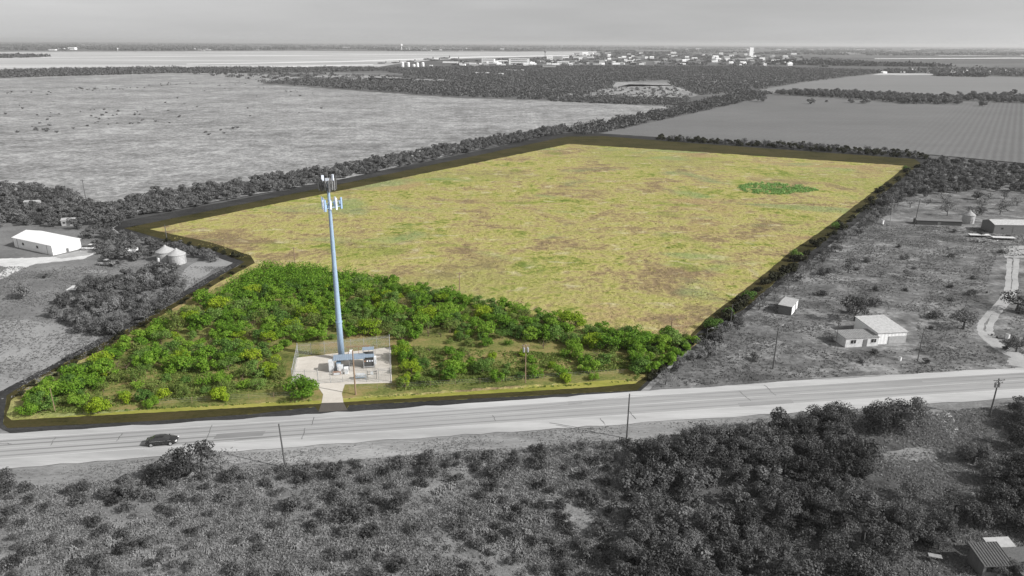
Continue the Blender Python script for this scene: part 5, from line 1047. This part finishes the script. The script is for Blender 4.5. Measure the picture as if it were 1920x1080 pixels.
def water_tower(px, py, h, r, label, m=FW):
    p = g(px, py); D = float(np.dot(p - np.array([0, 0, H]), fw)); h = h * D / F; r = r * D / F
    t = thing('water_tower', label, 'water tower', (p[0], p[1], 0)); MB().lathe([(r * .35, 0), (r * .3, h * .65)], 10).build('column', m, t); MB().lathe([(r * .3, h * .62), (r, h * .72), (r, h * .9), (r * .5, h)], 14).build('tank', m, t)
water_tower(753, 94, 11, 2, 'slender white water tower on the skyline left of center'); water_tower(1022, 106, 11, 2, 'dark control tower above the big grey hangar', FD)
water_tower(1111, 108, 9, 1.6, 'thin pale mast tower right of the big hangar'); water_tower(1074, 107, 7, 1.2, 'short pale mast right behind the big hangar'); water_tower(221, 95, 5, 1.5, 'tiny pale tower on the left skyline')
rt_ = random.Random(4)
for i in range(120):
    x = rt_.uniform(1080, 1500); y = 100 + (rt_.random() ** .8) * 22 + (x > 1350) * 2
    far_building(x, y, rt_.uniform(4, 12), rt_.uniform(1.6, 4), rt_.choice([FW, FW, FW, FG, FG, FD]), 'small building in the distant town, ' + ('left third' if x < 1220 else 'middle third' if x < 1360 else 'right third') + (', far side' if y < 108 else ', middle' if y < 115 else ', near side'), name='town_house', group='small buildings of the distant town', wins=False, rise=.25)
for i in range(30):
    x = rt_.uniform(860, 1080); y = rt_.uniform(116, 125)
    far_building(x, y, rt_.uniform(4, 14), rt_.uniform(1.6, 4), rt_.choice([FW, FW, FG]), 'small pale building of the distant air base', name='base_house', group='small buildings of the air base', wins=False, rise=.2)
for i in range(34):
    x = rt_.uniform(1645, 1960); y = rt_.uniform(131, 138)
    far_building(x, y, rt_.uniform(3, 9), rt_.uniform(1.4, 3), rt_.choice([FW, FW, FG]), 'small house among trees beyond the far right field', name='village_house', group='houses beyond the far right field', wins=False, rise=.3)
for i in range(60):
    x = rt_.gauss(850, 60) if i < 26 else (rt_.uniform(260, 500) if i < 44 else rt_.uniform(1200, 1500)); y = rt_.uniform(92, 95.5) - (x - 960) * -.002
    far_building(x, y, rt_.uniform(2, 8), rt_.uniform(.6, 1.3), rt_.choice([FW, FG]), 'tiny pale building on the far plain below the skyline', name='plain_house', group='tiny buildings on the far plain', wins=False, rise=.2)
for i, pts in enumerate([[(1640, 110), (1920, 108.5), (1920, 110), (1640, 111)], [(1560, 99), (1700, 99), (1700, 100), (1560, 100.2)], [(1200, 98), (1420, 99), (1420, 100), (1200, 99.3)], [(1760, 104), (1920, 103), (1920, 104.2), (1760, 105)], [(1450, 92.5), (1650, 93), (1650, 93.8), (1450, 93.5)], [(60, 83), (400, 85), (400, 85.8), (60, 84)], [(600, 88), (900, 90), (900, 90.8), (600, 89)], [(1700, 92), (1920, 93), (1920, 93.8), (1700, 93)]]):
    sheet('bare_field', pts, 1.0, M['concrete_far'] if i in (0, 2) else M['airfield'], .2, 30)
# parked aircraft
def aircraft(px, py, lpx, rz, label):
    p = g(px, py); D = float(np.dot(p - np.array([0, 0, H]), fw)); L_ = lpx * D / F; t = thing('parked_aircraft', label, 'aircraft', (p[0], p[1], 0), rz, 'aircraft parked on the apron')
    r = L_ * .06; z = r * 1.8; MB().tube([(-L_ * .5, 0, z + r * .8), (-L_ * .3, 0, z), (L_ * .35, 0, z), (L_ * .5, 0, z - r * .3)], [r * .2, r * .9, r, r * .3], 10).build('fuselage', M['plane'], t)
    MB().add([(-.05 * L_, -.48 * L_, z + r), (.02 * L_, -.48 * L_, z + r), (.12 * L_, 0, z + r), (-.06 * L_, 0, z + r), (.02 * L_, .48 * L_, z + r), (-.05 * L_, .48 * L_, z + r)] + [(-.05 * L_, -.48 * L_, z + r * 1.2), (.02 * L_, -.48 * L_, z + r * 1.2), (.12 * L_, 0, z + r * 1.3), (-.06 * L_, 0, z + r * 1.3), (.02 * L_, .48 * L_, z + r * 1.2), (-.05 * L_, .48 * L_, z + r * 1.2)], [(0, 3, 2, 1), (3, 5, 4, 2), (6, 7, 8, 9), (9, 8, 10, 11), (0, 1, 7, 6), (1, 2, 8, 7), (2, 4, 10, 8), (5, 3, 9, 11), (3, 0, 6, 9)]).build('wing', M['plane'], t)
    MB().box((-L_ * .45, 0, z + L_ * .11), (L_ * .09, L_ * .012, L_ * .2)).build('tail_fin', M['plane'], t); MB().box((-L_ * .46, 0, z + L_ * .2), (L_ * .07, L_ * .3, L_ * .012)).build('tailplane', M['plane'], t)
    for x, y in ((L_ * .3, 0), (-.02 * L_, -r), (-.02 * L_, r)): MB().tube([(x, y, 0), (x, y, z)], r * .2, 6).build('landing_gear', M['rubber'], t)
for px, py, l, lab in [(716, 120, 17, 'nearest left dark cargo plane on the apron'), (742, 119, 17, 'second dark cargo plane from the left'), (770, 117, 18, 'third dark cargo plane, above the white tanks'), (803, 113, 20, 'fourth cargo plane, in the back row'), (815, 115, 20, 'fifth cargo plane, just before the back row'), (834, 111, 20, 'sixth cargo plane from the left'), (853, 112, 16, 'rightmost cargo plane of the back row')]: aircraft(px, py, l, math.pi + .12, lab)

# ------------------------------------------------------------------ haze
HB = 41900
hz = MB().box((0, HB / 2 - 1400, 44), (2 * R + 400, R + 3400, 91))
hm = bpy.data.materials.new('haze'); hm.use_nodes = True; t_ = hm.node_tree; t_.nodes.clear()
v_ = t_.nodes.new('ShaderNodeVolumePrincipled'); v_.inputs['Color'].default_value = (.86, .86, .86, 1); v_.inputs['Density'].default_value = 7e-5; v_.inputs['Anisotropy'].default_value = .2
o_ = t_.nodes.new('ShaderNodeOutputMaterial'); t_.links.new(v_.outputs[0], o_.inputs['Volume'])
hzo = MB()
x0, x1, y0, y1, z0, z1 = -R - 500, R + 500, -3500, R + 500, -1.5, 95
hzo.add([(x0, y0, z0), (x1, y0, z0), (x1, y1, z0), (x0, y1, z0), (x0, y0, z1), (x1, y0, z1), (x1, y1, z1), (x0, y1, z1)], [(0, 3, 2, 1), (4, 5, 6, 7), (0, 1, 5, 4), (1, 2, 6, 5), (2, 3, 7, 6), (3, 0, 4, 7)])
tag(hzo.build('haze', hm), kind='stuff', label='thin grey haze over the whole plain')
print('counts', n1, n2, n3, n5, n6, 'objects', len(bpy.data.objects))
